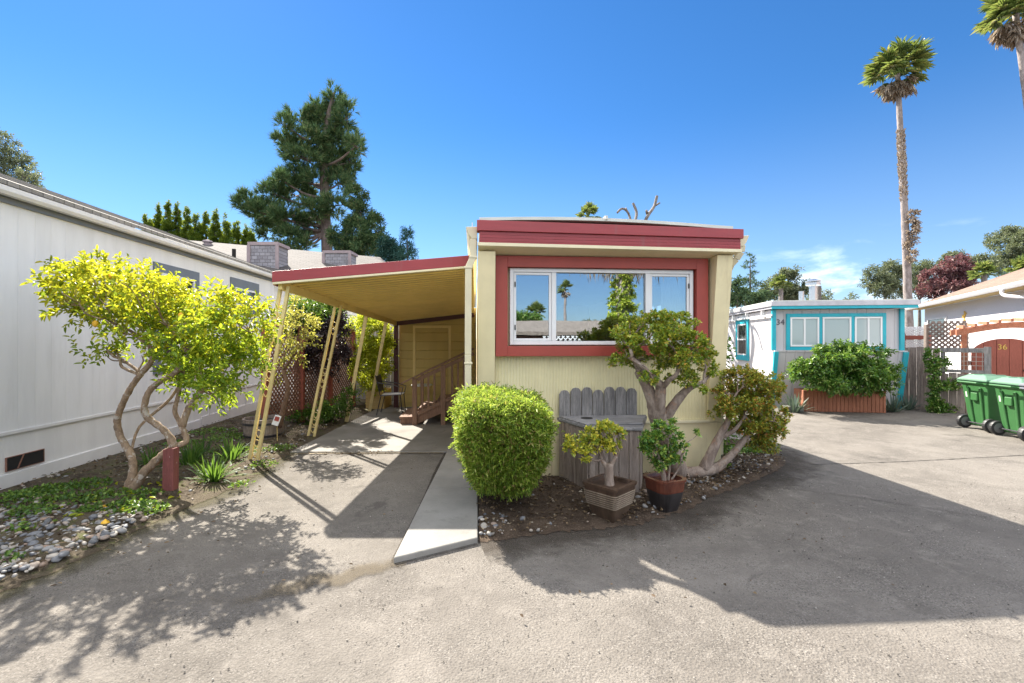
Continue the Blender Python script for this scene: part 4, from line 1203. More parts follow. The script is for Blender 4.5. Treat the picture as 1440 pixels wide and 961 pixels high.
wash('soil_stain', FRONTEDGE, .75, .0085, M['wash'])
wash('soil_stain', BEDEDGE, .42, .0095, M['wash2'])
wash('damp_stain', [(-.42, 6.78), (-.48, 5.9), (-.51, 5.0), (-.55, 4.2), (-.60, 3.46)][::-1], .34, .0095, M['wash'])

M['wash3'] = wash_mat('sandy_wash', (.125, .103, .073))
wash('seam_dust', [(-2.0, 2.84), (-1.41, 3.07), (-1.0, 3.25), (-.60, 3.41), (-.45, 3.47)], .30, .0105, M['wash3'], sym=True, taper=True)
wash('seam_dust', [(-.62, 3.40), (-.3, 3.55), (.02, 3.70)], .10, .0104, M['wash'])
# ------------------------------------------------------------------ number 34 across the lane (built in its own frame, then set in place)
h34 = thing('turquoise_home', 'small lilac grey mobile home with turquoise window trim and number 34', 'mobile home')
R34 = math.radians(-12.3)
mb = MB(); mb.box((-.14, .0, 1.40), (2.78, 9.5, 2.45)); mb.build('wall', M['siding34'], h34)
mb = MB(); mb.prism([(-.14, -.14, 1.395), (-.14, .12, .0), (-.14, .6, .0), (-.14, .6, 1.395)], (2.92, 0, 0)); mb.build('flared_base', M['siding34'], h34)
mb = MB(); mb.box((-.152, .002, .55), (-.142, 9.5, 2.45)); mb.box((-.12, .62, .02), (-.04, 9.45, 1.399)); mb.build('side_cladding', M['siding34s'], h34)
mb = MB(); mb.box((-.17, -.155, 1.397), (2.82, -.002, 1.43)); mb.build('ledge', M['siding34'], h34)
mb = MB(); mb.box((-.24, -.16, 2.47), (3.0, 9.6, 2.53)); mb.box((-.27, -.20, 2.53), (3.06, 9.65, 2.64)); mb.build('roof_edge', M['grey_fascia'], h34, bevel=.004)
mb = MB(); mb.box((-.25, -.185, 2.455), (3.03, -.162, 2.528)); mb.build('fascia', M['turq'], h34, bevel=.003)
mb = MB(); mb.box((-.24, -.19, 2.642), (3.02, 9.6, 2.668)); mb.box((-.275, -.15, 2.56), (-.271, 9.6, 2.62)); mb.build('roof', M['white_roof'], h34)
mb = MB()
for y in np.arange(.5, 9, 1.1): mb.box((-.235, y, 2.30), (-.154, y + .03, 2.47))
mb.box((-.235, -.1, 2.29), (-.205, 9.5, 2.33)); mb.build('side_gutter', M['white'], h34)
for x0 in (-.195, 2.72):
    mb = MB(); mb.box((x0, -.06, 1.432), (x0 + .095, -.001, 2.452)); mb.build('corner_trim', M['turq'], h34, bevel=.004)
    mb = MB(); mb.prism([(x0, -.205, 1.393), (x0, .055, .0), (x0, .115, .0), (x0, -.143, 1.393)], (.10, 0, 0)); mb.build('corner_trim', M['turq'], h34, bevel=.004)
mb = MB(); frame_ring(mb, .15, 2.42, 1.435, 2.345, .085, -.045, -.001)
for x in (.91, 1.64): mb.box((x, -.045, 1.52), (x + .07, -.001, 2.26))
mb.build('window_surround', M['turq'], h34, bevel=.004)
for x0, x1, sl in ((.24, .905, 1), (.985, 1.635, 0), (1.715, 2.33, 1)):
    mb = MB(); frame_ring(mb, x0, x1, 1.525, 2.255, .04, -.052, -.002)
    xm = (x0 + x1) / 2
    if sl: mb.box((xm - .02, -.05, 1.56), (xm + .02, -.002, 2.22))
    f = mb.build('window', M['white'], h34, bevel=.003)
    for a, b in (((x0 + .04, xm - .02), (xm + .02, x1 - .04)) if sl else ((x0 + .04, x1 - .04),)):
        mb = MB(); mb.box((a, -.03, 1.565), (b, -.01, 2.215)); mb.build('pane', M['glass2'], f)
text_mesh('house_number', '34', .20, M['numberpaint'], h34, (.02, -.008, 2.13), (PI / 2, 0, 0))
mb = MB()
for a, b, c, d in ((1.55, 2.55, 1.10, 1.25), (1.55, 2.55, 2.17, 2.32), (1.55, 1.68, 1.25, 2.17), (2.42, 2.55, 1.25, 2.17)): mb.box((-.19, a, c), (-.153, b, d))
mb.build('side_window_trim', M['turq'], h34)
mb = MB()
for a, b, c, d in ((1.68, 2.42, 1.25, 1.29), (1.68, 2.42, 2.13, 2.17), (1.68, 1.72, 1.29, 2.13), (2.38, 2.42, 1.29, 2.13), (1.72, 2.38, 1.69, 1.73)): mb.box((-.185, a, c), (-.153, b, d))
f = mb.build('side_window', M['white'], h34); mb = MB(); mb.box((-.165, 1.72, 1.29), (-.154, 2.38, 2.13)); mb.build('pane', M['glass3'], f)
mb = MB(); mb.box((-.23, 3.55, 2.08), (-.153, 3.63, 2.2)); mb.box((-.30, 3.53, 2.12), (-.23, 3.65, 2.26)); mb.build('wall_lamp', M['black'], h34)
c = (1.85, 2.2, 2.66)
mb = MB(); mb.lathe(c, [(.10, 0), (.10, .62)], 16); mb.lathe((c[0], c[1], c[2] + .62), [(.10, 0), (.19, .02), (.19, .09), (.11, .10)], 16); mb.lathe((c[0], c[1], c[2] + .74), [(.2, 0), (.2, .03), (.05, .09)], 16); mb.tube([(c[0], c[1], c[2] + .6), (c[0], c[1], c[2] + .8)], .05, 8)
mb.lathe((c[0] - .18, c[1] + .3, c[2]), [(.07, 0), (.07, .5)], 12)
mb.build('flue', M['steel'], h34)
O34 = base_d(1096, 11.45)
h34.location = O34; h34.rotation_euler = (0, 0, R34)
X34 = Matrix.Translation(O34) @ Matrix.Rotation(R34, 4, 'Z')

pl = thing('planter_box', 'long low redwood planter box in front of the turquoise trimmed home', 'planter')
mb = MB(); bx0, bx1, by0, by1 = .25, 1.98, -.68, -.20
mb.box((bx0, by0, 0), (bx1, by0 + .03, .5)); mb.box((bx0, by1 - .03, 0), (bx1, by1, .5)); mb.box((bx0, by0 + .03, 0), (bx0 + .03, by1 - .03, .5)); mb.box((bx1 - .03, by0 + .03, 0), (bx1, by1 - .03, .5))
mb.build('box', M['redwood'], pl)
mb = MB()
k = bx0 + .05
while k < bx1 - .03: mb.box((k, by0 - .014, .01), (k + .075, by0 - .001, .46)); k += .083
mb.build('slats', M['redwood'], pl, bevel=.003)
mb = MB(); mb.box((bx0 - .02, by0 - .03, .462), (bx1 + .02, by0 + .05, .50)); mb.box((bx0 - .02, by0 - .025, 0), (bx0 + .03, by0 - .002, .46)); mb.box((bx1 - .03, by0 - .025, 0), (bx1 + .02, by0 - .002, .46)); mb.build('cap', M['redwood'], pl, bevel=.003)
mb = MB(); mb.box((bx0 + .032, by0 + .032, .02), (bx1 - .032, by1 - .032, .45)); mb.build('soil', M['soil'], pl)
pl.location = O34; pl.rotation_euler = (0, 0, R34)
# low block beside it
blk = thing('edging_block', 'low pale concrete edging block left of the redwood planter', 'block', X34 @ V(-.02, -.75, 0))
mb = MB(xf=X34); mb.box((-.22, -.85, 0), (.18, -.62, .13)); mb.build('block', M['concrete_walk'], blk, bevel=.01)

# ------------------------------------------------------------------ house number 36
h36 = thing('tan_roof_house', 'white stucco house with tan shingle roof behind the red gate', 'house')
P1, P2 = at_d(1440, 403, 10.9), at_d(1279, 438, 19.3); P1.z = P2.z = 0
ax = (P1 - P2).normalized(); by = V(-ax.y, ax.x, 0)
if by.dot(V(1, .2, 0)) < 0: by = -by
X36 = Matrix(((ax.x, by.x, 0, P1.x), (ax.y, by.y, 0, P1.y), (0, 0, 1, 0), (0, 0, 0, 1))); L36 = (P1 - P2).length
OFF[h36.name] = P1; h36.location = P1
mb = MB(xf=X36); mb.box((-L36 + .3, .42, 0), (4.5, 6, 2.98)); mb.build('wall', M['stucco'], h36)
mb = MB(xf=X36); mb.hexa([(-L36 - .1, .0, 3.03), (5, .0, 3.03), (5, 4.2, 4.75), (-L36 - .1, 4.2, 4.75)], [(-L36 - .1, .0, 3.10), (5, .0, 3.10), (5, 4.2, 4.82), (-L36 - .1, 4.2, 4.82)])
mb.hexa([(-L36 - .1, 4.201, 4.75), (5, 4.201, 4.75), (5, 8.4, 3.03), (-L36 - .1, 8.4, 3.03)], [(-L36 - .1, 4.201, 4.82), (5, 4.201, 4.82), (5, 8.4, 3.1), (-L36 - .1, 8.4, 3.1)])
mb.build('roof', M['roof_tan'], h36)
mb = MB(xf=X36); mb.box((-L36 - .1, .01, 2.985), (5, .42, 3.01)); mb.box((-L36 - .1, -.012, 2.96), (5, .008, 3.025)); mb.build('soffit', M['plank'], h36)
mb = MB(xf=X36); mb.prism([(-L36 - .12, -.014, 3.09), (-L36 - .12, -.13, 3.09), (-L36 - .12, -.13, 3.04), (-L36 - .12, -.09, 2.98), (-L36 - .12, -.014, 2.98)], (L36 + 5.1, 0, 0)); mb.build('gutter', M['white'], h36, bevel=.004)
mb = MB(xf=X36); mb.tube([(-.9, -.07, 2.98), (-.9, -.07, 2.88), (-.75, .0, 2.80), (-.2, .3, 2.70), (.1, .37, 2.6), (.1, .37, .2)], .045, 10, 4); mb.build('downspout', M['white'], h36, smooth=True)
mb = MB(xf=X36); frame_ring(mb, -L36 + .6, -L36 + 2.6, 0, 0, .05, 0, .01) if False else None
for a, b, c, d in ((-L36 + .8, -L36 + 2.9, 1.75, 1.82), (-L36 + .8, -L36 + 2.9, 2.5, 2.57), (-L36 + .8, -L36 + .88, 1.82, 2.5), (-L36 + 2.82, -L36 + 2.9, 1.82, 2.5)): mb.box((a, .37, c), (b, .419, d))
f = mb.build('window', M['grey_trim'], h36); mb = MB(xf=X36); mb.box((-L36 + .88, .40, 1.82), (-L36 + 2.82, .418, 2.5)); mb.build('pane', M['glass3'], f)
p36 = X36.inverted() @ V(0, 0, 0)
def wall36(px, py):
    o = X36.inverted() @ V(0, 0, EYE); r = X36.inverted().to_3x3() @ ray(px, py); t = (.40 - o.y) / r.y; return X36 @ (o + r * t)
p = wall36(1356, 446); mb = MB()
mb.tube([p + V(0, 0, .2), p + ax * .08 + V(0, 0, .1), p - ax * .06, p + ax * .05 - V(0, 0, .12), p - V(0, 0, .22)], [.02, .04, .045, .03, .01], 6, 3); mb.tube([p + ax * .06 + V(0, 0, .15), p + ax * .2 + V(0, 0, .12)], [.03, .01], 5); mb.tube([p - ax * .04 + V(0, 0, .02), p - ax * .2 + V(0, 0, .1)], [.03, .008], 5)
tag(mb.build('wall_ornament', M['gold'], smooth=True), 'small gold painted ornament on the white wall above the lattice', 'ornament')

# red gate under an arched pergola
gate = thing('garden_gate', 'red brown boarded gate with arched top and number 36', 'gate', base_d(1405, 10.4))
G0, G1 = base_d(1364, 10.55), base_d(1500, 9.9); gu_ = (G1 - G0).normalized(); gn = V(-gu_.y, gu_.x, 0); XG = Matrix(((gu_.x, gn.x, 0, G0.x), (gu_.y, gn.y, 0, G0.y), (0, 0, 1, 0), (0, 0, 0, 1)))
def arch(x, z0, z1, half, cx): return z0 + (z1 - z0) * math.sqrt(max(0, 1 - ((x - cx) / half) ** 2))
x = .03; i = 0
while x < 1.0:
    x2 = min(1.0, x + .215); mb = MB(xf=XG); zs = [(xx, arch(xx, 1.30, 1.72, .62, .62)) for xx in np.linspace(x, x2 - .008, 5)]
    mb.prism([(x, 0, .06), (x2 - .008, 0, .06)] + [(a, 0, b) for a, b in zs[::-1]], (0, .03, 0)); mb.build('board', M['gatewood'], gate, bevel=.003); x = x2
mb = MB(xf=XG); mb.box((1.02, -.0, .06), (1.16, .09, 2.0)); mb.build('post', M['gatewood'], gate, bevel=.004)
mb = MB(xf=XG); mb.box((1.17, .0, .06), (2.3, .03, 1.42)); mb.build('side_boards', M['gatewood'], gate)
mb = MB(xf=XG); mb.box((.0, .032, .4), (1.0, .07, .5)); mb.box((.0, .032, 1.1), (1.0, .07, 1.2)); mb.build('rails', M['gatewood'], gate)
mb = MB(xf=XG); mb.box((.9, -.03, .98), (1.0, -.001, 1.02)); mb.build('latch', M['dark'], gate)
tx = text_mesh('house_number', '36', .17, M['gold'], gate, XG @ V(.55, -.008, 1.52), (PI / 2, 0, math.atan2(gu_.y, gu_.x)))
per = thing('arched_pergola', 'red brown arched pergola beam with slanted rafters over the gate', 'pergola', base_d(1400, 10.3))
for yy in (-.12, .16):
    mb = MB(xf=XG); pts = []
    xs = np.linspace(-.28, 1.9, 24)
    lo = [(x_, 1.79 + .17 * math.sin(PI * (x_ + .28) / 2.18) ** 1.2) for x_ in xs]; hi = [(x_, z_ + .13) for x_, z_ in lo]
    mb.prism([(a, yy, b) for a, b in lo] + [(a, yy, b) for a, b in hi[::-1]], (0, .06, 0)); mb.build('arched_beam', M['pergola'], per, bevel=.004)
for k in range(10):
    x_ = -.18 + k * .2; z_ = 1.92 + .17 * math.sin(PI * (x_ + .28) / 2.18) ** 1.2
    mb = MB(xf=XG); mb.beam((x_ - .05, -.35, z_ + .035), (x_ + .14, .5, z_ + .075), .045, .07); mb.build('rafter', M['pergola'], per, bevel=.004)
for x_ in (-.06, 1.06):
    mb = MB(xf=XG); mb.box((x_ - .045, .095, 0), (x_ + .045, .155, 1.9)); mb.build('post', M['pergola'], per, bevel=.004)

# board fence with wire trellis panel, lattice behind
F0, F1 = base_d(1268, 11.4), base_d(1388, 10.15); fu = (F1 - F0).normalized(); fn2 = V(-fu.y, fu.x, 0); FL_ = (F1 - F0).length
XF = Matrix(((fu.x, fn2.x, 0, F0.x), (fu.y, fn2.y, 0, F0.y), (0, 0, 1, 0), (0, 0, 0, 1)))
bf = thing('board_fence', 'weathered grey board fence with a wire mesh panel in its top', 'fence', F0)
def fpx(px):   # distance along the fence seen at a pixel column
    r = ray(px, 480); a = np.array([[r.x, -fu.x], [r.y, -fu.y]]); s = np.linalg.solve(a, np.array([F0.x, F0.y])); return float(s[1])
mb = MB(xf=XF); x = 0; xs1 = fpx(1313)
while x < xs1 - .02: mb.box((x, random.uniform(-.008, .008), 0), (x + .135, .022, 1.50 + random.uniform(-.03, .02))); x += .145
x_split = x
while x < FL_ - .05: mb.box((x, random.uniform(-.008, .008), 0), (x + .135, .022, .93 + random.uniform(-.05, .03))); x += .145
mb.build('boards', M['weathered_warm'], bf)
mb = MB(xf=XF); mb.box((x_split, -.012, 1.40), (FL_ + .05, .05, 1.50)); mb.box((FL_ - .05, -.014, 0), (FL_ + .06, .06, 1.53)); mb.box((x_split, -.012, .93), (FL_ - .05, .05, 1.0)); mb.box((x_split - .005, .024, 0), (x_split + .07, .09, 1.5)); mb.build('frame', M['weathered'], bf, bevel=.004)
mb = MB(xf=XF); mb.lattice((x_split, .02, 1.0), (1, 0, 0), FL_ - .05 - x_split, .4, .1, .010, .006, (0, 1, 0), diag=False); mb.build('wire_mesh', M['steel'], bf)
lt = thing('lattice_screen', 'dark weathered diagonal lattice panel standing above the board fence', 'trellis', base_d(1330, 11.5))
Q0, Q1 = base_d(1306, 11.9), base_d(1362, 11.4); qu = (Q1 - Q0).normalized()
mb = MB(); mb.lattice(Q0 + V(0, 0, 1.45), qu, (Q1 - Q0).length, .72, .115, .045, .01, V(-qu.y, qu.x, 0)); mb.build('slats', M['weathered_warm'], lt)
mb = MB()
for t in (0, 1):
    p = Q0.lerp(Q1, t); mb.box((p.x - .04, p.y + .03, 0), (p.x + .04, p.y + .1, 2.1))
mb.build('posts', M['weathered_warm'], lt)
lw = thing('white_lattice', 'white lattice section with brown rail next to the turquoise home', 'trellis', base_d(1288, 12.6))
Q0, Q1 = base_d(1270, 12.9), base_d(1306, 12.5); qu = (Q1 - Q0).normalized(); qn = V(-qu.y, qu.x, 0)
mb = MB(); mb.lattice(Q0 + V(0, 0, 1.45), qu, (Q1 - Q0).length, .24, .07, .03, .01, qn); mb.lattice(Q0 + V(0, 0, 1.82), qu, (Q1 - Q0).length, .24, .07, .03, .01, qn); mb.build('slats', M['white'], lw)
mb = MB(); mb.beam(Q0 + V(0, 0, 1.76), Q1 + V(0, 0, 1.76), .05, .11); mb.beam(Q1 + V(0, 0, 0), Q1 + V(0, 0, 1.9), .09, .09); mb.beam(Q0 + V(0, 0, 0), Q0 + V(0, 0, 1.9), .09, .09); mb.build('frame', M['gatewood'], lw)

# ------------------------------------------------------------------ wheeled bins (wheels towards local -y)
def make_bin(name, label, body_m, lid_m):
    root = thing(name, label, 'wheelie bin', (0, 0, 0), 'wheelie bins by the gate')
    mb = MB()
    def ring(w, d0, d1, z): return [(-w, d0, z), (w, d0, z), (w, d1, z), (-w, d1, z)]
    lv = [ring(.20, -.16, .22, .07), ring(.225, -.19, .25, .30), ring(.265, -.25, .30, .84), ring(.285, -.28, .33, .86), ring(.285, -.28, .33, .91)]
    vs = sum(lv, []); fs = [(3, 2, 1, 0)]
    for i in range(4):
        for k in range(4): fs.append((i * 4 + k, i * 4 + (k + 1) % 4, i * 4 + 4 + (k + 1) % 4, i * 4 + 4 + k))
    fs.append((16, 17, 18, 19)); mb.add(vs, fs)
    for sx in (-1, 1): mb.beam((sx * .10, -.172, .12), (sx * .13, -.262, .80), .05, .03, up=(0, -1, 0))
    mb.box((-.07, -.262, .55), (.07, -.20, .70))
    bo = mb.build('body', body_m, root, bevel=.014)
    mb = MB(); mb.hexa([(-.20, -.238, .62), (-.12, -.238, .62), (-.12, -.24, .62), (-.20, -.24, .62)][:0] or [(-.20, -.2285, .60), (-.11, -.2285, .60), (-.11, -.226, .60), (-.20, -.226, .60)], [(-.20, -.2395, .70), (-.11, -.2395, .70), (-.11, -.237, .70), (-.20, -.237, .70)]); mb.build('sticker', M['white_roof'], root)
    mb = MB()
    b4 = [(-.31, -.30, .912), (.31, -.30, .912), (.31, .37, .912), (-.31, .37, .912)]; m4 = [(-.31, -.30, .945), (.31, -.30, .945), (.31, .37, .935), (-.31, .37, .935)]; t4 = [(-.17, -.20, 1.03), (.17, -.20, 1.03), (.17, .20, 1.02), (-.17, .20, 1.02)]
    mb.hexa(b4, m4); n0 = [(p[0] * .995, p[1] * .995, p[2] + .001) for p in m4]; mb.hexa(n0, t4)
    for sx in (-.1, .1): mb.beam((sx, -.19, 1.03), (sx, .19, 1.024), .05, .02)
    mb.build('lid', lid_m, root, bevel=.012)
    mb = MB(); mb.tube([(-.20, -.28, .87), (-.20, -.37, .89), (.20, -.37, .89), (.20, -.28, .87)], .017, 8); mb.build('handle', body_m, root)
    mb = MB(); mb.tube([(-.29, -.20, .125), (.29, -.20, .125)], .014, 8); mb.build('axle', M['chrome_dark'], root)
    for sx in (-1, 1):
        mb = MB(); mb.lathe((sx * .265, -.20, .125), [(.09, -.035), (.122, -.028), (.125, 0), (.122, .028), (.09, .035)], 22, 'x'); w = mb.build('wheel', M['black'], root, smooth=False)
        mb = MB(); mb.lathe((sx * .265, -.20, .125), [(.02, -.042), (.085, -.037), (.085, .037), (.02, .042)], 18, 'x'); mb.build('hub', M['rim'], w)
    return root
wa, wb = ground(1358, 601), ground(1391, 608)
ba_ = (wb - wa); ba_.z = 0; brot = math.atan2(ba_.y, ba_.x); bdir = ba_.normalized(); bn = V(-bdir.y, bdir.x, 0)
def set_bin(o, mid, dr=0): o.location = mid + bn * .20; o.rotation_euler = (0, 0, brot + dr)
b1 = make_bin('wheelie_bin', 'green wheeled bin farthest from the lane, next to the wire mesh fence', M['bin_green'], M['lid_green'])
mid = (wa + wb) / 2; mid.z = 0
b2 = copy_tree(b1); b2['label'] = 'green wheeled bin standing between the other green bin and the grey one'
set_bin(b1, mid); set_bin(b2, mid + bdir * .72 - bn * .05, -.04)
b3 = make_bin('wheelie_bin', 'dark grey wheeled bin cut by the right edge of the photo', M['bin_grey'], M['bin_grey'])
set_bin(b3, mid + bdir * 1.30 - bn * .10, .03)

# ------------------------------------------------------------------ pole and wires behind
up_ = thing('utility_pole', 'distant wooden utility pole sticking up over the turquoise home', 'pole', base_d(1152, 30))
mb = MB(); p = base_d(1152, 30); mb.tube([p, p + V(0, 0, 5.3)], [.16, .13], 8); mb.build('pole', BK['grey'], up_)
mb = MB()
for za, zb in ((416, 405), (424, 414), (428, 427)):
    a = at_d(1000, za + 20, 17); b = at_d(1160, zb + 4, 30); m = a.lerp(b, .5) - V(0, 0, .3); mb.tube([a, m, b], .012, 4, 5)
tag(mb.build('overhead_wires', M['black']), 'thin overhead wires sagging across the trees to the pole', 'wire')

# ------------------------------------------------------------------ pots
def square_pot(name, label, base, s0, s1, h, rot, m1, m2, ribs):
    root = thing(name, label, 'plant pot', base); b = Vector(base); R_ = Matrix.Rotation(rot, 3, 'Z')
    def ring(s, z, r=.25, n=5):
        pts = []
        for cx, cy, a0 in ((1, 1, 0), (-1, 1, 90), (-1, -1, 180), (1, -1, 270)):
            for k in range(n):
                a = math.radians(a0 + 90 * k / (n - 1)); pts.append(b + R_ @ V(cx * s * (1 - r) + math.cos(a) * s * r, cy * s * (1 - r) + math.sin(a) * s * r, z))
        return pts
    def shell(mb, prof, r=.25):
        n = 20; vs = []; fs = []
        for s, z in prof: vs += ring(s, z, r)
        for i in range(len(prof) - 1):
            for k in range(n): fs.append((i * n + k, i * n + (k + 1) % n, (i + 1) * n + (k + 1) % n, (i + 1) * n + k))
        fs.append(list(range(n))[::-1]); fs.append([(len(prof) - 1) * n + k for k in range(n)])
        mb.add(vs, fs)
    mid = lambda t: s0 + (s1 - s0) * math.sin(t * PI / 2)
    zc = .62 * h
    mb = MB(); prof = [(s0 * .95, 0)] + [(mid(t), t * h) for t in np.linspace(.02, zc / h, 6)]; shell(mb, prof, .2 if ribs else .55); mb.build('base', m2, root, smooth=False)
    mb = MB(); prof = [(mid(zc / h) + .001, zc)] + [(mid(t) + .001, t * h) for t in np.linspace(zc / h + .05, .92, 3)] + [(s1 + .012, .925 * h), (s1 + .014, h), (s1 - .02, h), (s1 - .03, h * .90)]; shell(mb, prof, .2 if ribs else .55); mb.build('body', m1, root)
    if ribs:
        mb = MB()
        for k in range(7):
            z = h * (.42 + k * .06); t = z / h; s = mid(t) + .002
            shell(mb, [(s, z - .005), (s + .006, z - .004), (s + .006, z + .004), (s, z + .005)], .2)
        mb.build('ribs', M['rope'], root)
    mb = MB(); shell(mb, [(s1 - .035, h * .80), (s1 - .032, h * .885)], .2 if ribs else .55); mb.build('soil', M['soil'], root)
    return root
def glaze(name, c, c2, rough):
    t = NT(name); n = t.noise(9, 5, .65, t.mapped((1, 1, .3))); return t.done(t.mix(t.smooth(n, .3, .7), c, c2), rough, t.bump(t.noise(60, 3), .15, .003))
M['potbrown'] = glaze('brown_pot_glaze', (.035, .02, .012), (.085, .05, .032), .45)
M['potbrown2'] = glaze('lower_pot_glaze', (.045, .028, .017), (.10, .065, .042), .6)
M['rope'] = glaze('pale_rib_glaze', (.17, .13, .09), (.28, .225, .17), .7)
M['potred'] = glaze('red_pot_glaze', (.07, .022, .015), (.15, .05, .03), .25)
M['potblack'] = glaze('black_pot_glaze', (.016, .014, .014), (.045, .04, .04), .35)
PA = (1.255, 4.17, .012)
square_pot('ribbed_pot', 'brown square glazed pot with pale ribbed bands holding a small jade plant', PA, .115, .178, .33, math.radians(40), M['potbrown'], M['potbrown2'], True)
PB = (1.85, 4.32, .012)
square_pot('two_tone_pot', 'glazed pot with red brown rim and black base right of the ribbed pot', PB, .10, .158, .315, math.radians(20), M['potred'], M['potblack'], False)

# half barrel in the bed
hb = thing('half_barrel', 'weathered half barrel tub in the shade behind the first carport post', 'planter', base_d(371, 7.6))
bp = base_d(371, 7.6); mb = MB(); mb.lathe(bp + V(0, 0, .02), [(.27, 0), (.30, .15), (.315, .36), (.285, .36), (.28, .28)], 26); mb.build('staves', M['weathered_warm'], hb)
mb = MB(); mb.lathe(bp + V(0, 0, .09), [(.295, 0), (.303, .035)], 26); mb.lathe(bp + V(0, 0, .29), [(.315, 0), (.319, .035)], 26); mb.build('hoop', M['chrome_dark'], hb)
mb = MB(); mb.lathe(bp + V(0, 0, .25), [(.27, 0), (.27, .05)], 20); mb.build('soil', M['soil'], hb)
pk = at_d(389, 591, 7.25)
tgp = thing('plant_tag', 'small white and red paper packet leaning at the half barrel', 'packet', pk)
mb = MB(xf=Matrix.Translation(pk) @ Matrix.Rotation(.3, 4, 'Y') @ Matrix.Rotation(-.2, 4, 'X')); mb.box((-.05, -.012, -.08), (.05, .012, .08)); mb.build('packet', M['white'], tgp, bevel=.003)
mb = MB(xf=Matrix.Translation(pk) @ Matrix.Rotation(.3, 4, 'Y') @ Matrix.Rotation(-.2, 4, 'X')); mb.box((-.035, -.015, -.01), (.035, -.0125, .06)); mb.build('print', M['red2'], tgp)
mb = MB(); mb.tube([pk - V(0, -.02, .07), V(pk.x, pk.y + .03, .0)], .008, 5); mb.build('stick', M['plank'], tgp)
# ------------------------------------------------------------------ lemon tree
def px_path(rows):
    return [at_d(*r) for r in rows]
LB = ground(182, 689)
lemon = thing('lemon_tree', 'yellow leaved lemon tree with sinuous bare stems in the left bed', 'tree', LB)
mb = MB()
A_ = px_path([(178, 692, 4.95), (187, 665, 5.0), (184, 640, 5.02), (168, 610, 5.05), (166, 585, 5.02), (180, 552, 5.0), (197, 527, 5.0), (214, 505, 5.0), (210, 485, 5.0)])
mb.tube(A_, [.052, .042, .037, .034, .033, .031, .029, .027, .02], 10, 7, .16)
B_ = px_path([(184, 692, 4.93), (205, 662, 4.92), (228, 640, 4.92), (243, 627, 4.95), (232, 606, 4.95), (205, 583, 4.92), (207, 556, 4.9), (222, 538, 4.9), (243, 527, 4.9), (262, 500, 4.9), (255, 478, 4.9)])
mb.tube(B_, [.056, .044, .040, .042, .034, .032, .030, .029, .027, .024, .018], 10, 7, .16)
C_ = px_path([(243, 627, 4.96), (262, 620, 5.02), (254, 596, 5.05), (246, 578, 5.05), (252, 548, 5.05), (250, 520, 5.05)])
mb.tube(C_, [.03, .03, .026, .024, .022, .016], 8, 5, .1)
D_ = px_path([(256, 600, 5.05), (265, 575, 5.1), (278, 556, 5.12), (300, 530, 5.15), (320, 508, 5.2), (345, 490, 5.2)])
mb.tube(D_, [.036, .034, .030, .024, .02, .014], 8, 5, .1)
E_ = px_path([(184, 640, 5.02), (196, 600, 5.25), (240, 560, 5.4), (262, 520, 5.45)])
mb.tube(E_, [.012, .016, .018, .014], 6, 4, .1)
rows = [(98, 402, 26, 20), (82, 388, 16, 11), (122, 390, 28, 22), (160, 392, 40, 26), (145, 432, 50, 30), (200, 406, 44, 24), (252, 420, 40, 24), (300, 432, 36, 24), (343, 442, 30, 22), (366, 455, 18, 22), (108, 442, 28, 20), (190, 455, 50, 28), (245, 460, 48, 30), (300, 470, 48, 32), (345, 480, 34, 32), (270, 505, 42, 24), (310, 515, 34, 28), (290, 545, 28, 20), (95, 425, 20, 16), (140, 492, 22, 10), (195, 495, 20, 9), (235, 430, 50, 22), (300, 560, 18, 12), (345, 500, 26, 20), (356, 525, 14, 13), (320, 545, 22, 15), (282, 520, 36, 20), (262, 545, 18, 12)]
cl = px_clumps(rows, 4.78, 1.3, .58)
P, D, kn = clump_points(cl, 1260, 12, .44, .45, .45)
tips = [A_[-1], B_[-1], C_[-1], D_[-1], E_[-1], A_[-3]]
for k in kn[rng.choice(len(kn), 90, replace=False)][:0]: pass
groups = {i: [] for i in range(len(tips))}
for k in kn[rng.choice(len(kn), 120, replace=False)]:
    q = Vector(k); groups[min(range(len(tips)), key=lambda i: (tips[i] - q).length)].append(q)
for i, gpts in groups.items():
    if gpts: branchy(mb, tips[i], gpts, .024, .003, 5, 0, .45)
mb.build('trunk', BK['lemon'], lemon, smooth=True, recalc=False)
keep = P[:, 0] > -5.12
P, D = P[keep], D[keep]
p, d = sprigs(P, D, 9, .15, .95)
n = len(p)
sun = P[:, 2].repeat(9) + rng.normal(size=n) * .26 > 1.80  # split by height: yellow leaves toward the top, greener ones below
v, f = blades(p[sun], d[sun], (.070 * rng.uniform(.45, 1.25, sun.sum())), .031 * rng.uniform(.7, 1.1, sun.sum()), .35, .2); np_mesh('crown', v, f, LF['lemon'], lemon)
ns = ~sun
v, f = blades(p[ns], d[ns], (.070 * rng.uniform(.45, 1.25, ns.sum())), .031 * rng.uniform(.7, 1.1, ns.sum()), .35, .2); np_mesh('green_leaves', v, f, LF['lemon_green'], lemon)
t = NT('lemon_peel'); M['peel'] = t.done((.80, .45, .03), .45, t.bump(t.noise(120, 2), .2, .002))
for px, py in ((157, 388), (134, 455), (254, 444)):
    c = at_d(px, py, 4.55); mb = MB(); mb.lathe(c, [(.004, -.036), (.014, -.029), (.024, -.013), (.026, .004), (.021, .019), (.010, .031), (.003, .037)], 12); mb.build('lemon', M['peel'], lemon, smooth=True)
for px, py, lb in ((146, 716, 'yellow lemon fallen beside the leafy patch at the pebbles'), (148, 737, 'small yellow lemon fallen among the grey pebbles')):
    q = ground(px, py, .05); mb = MB(); mb.lathe(q, [(.006, -.045), (.02, -.034), (.032, -.012), (.033, .008), (.026, .026), (.012, .036), (.004, .046)], 12)
    o = mb.build('fallen_lemon', M['peel'], smooth=True); tag(o, lb, 'lemon')
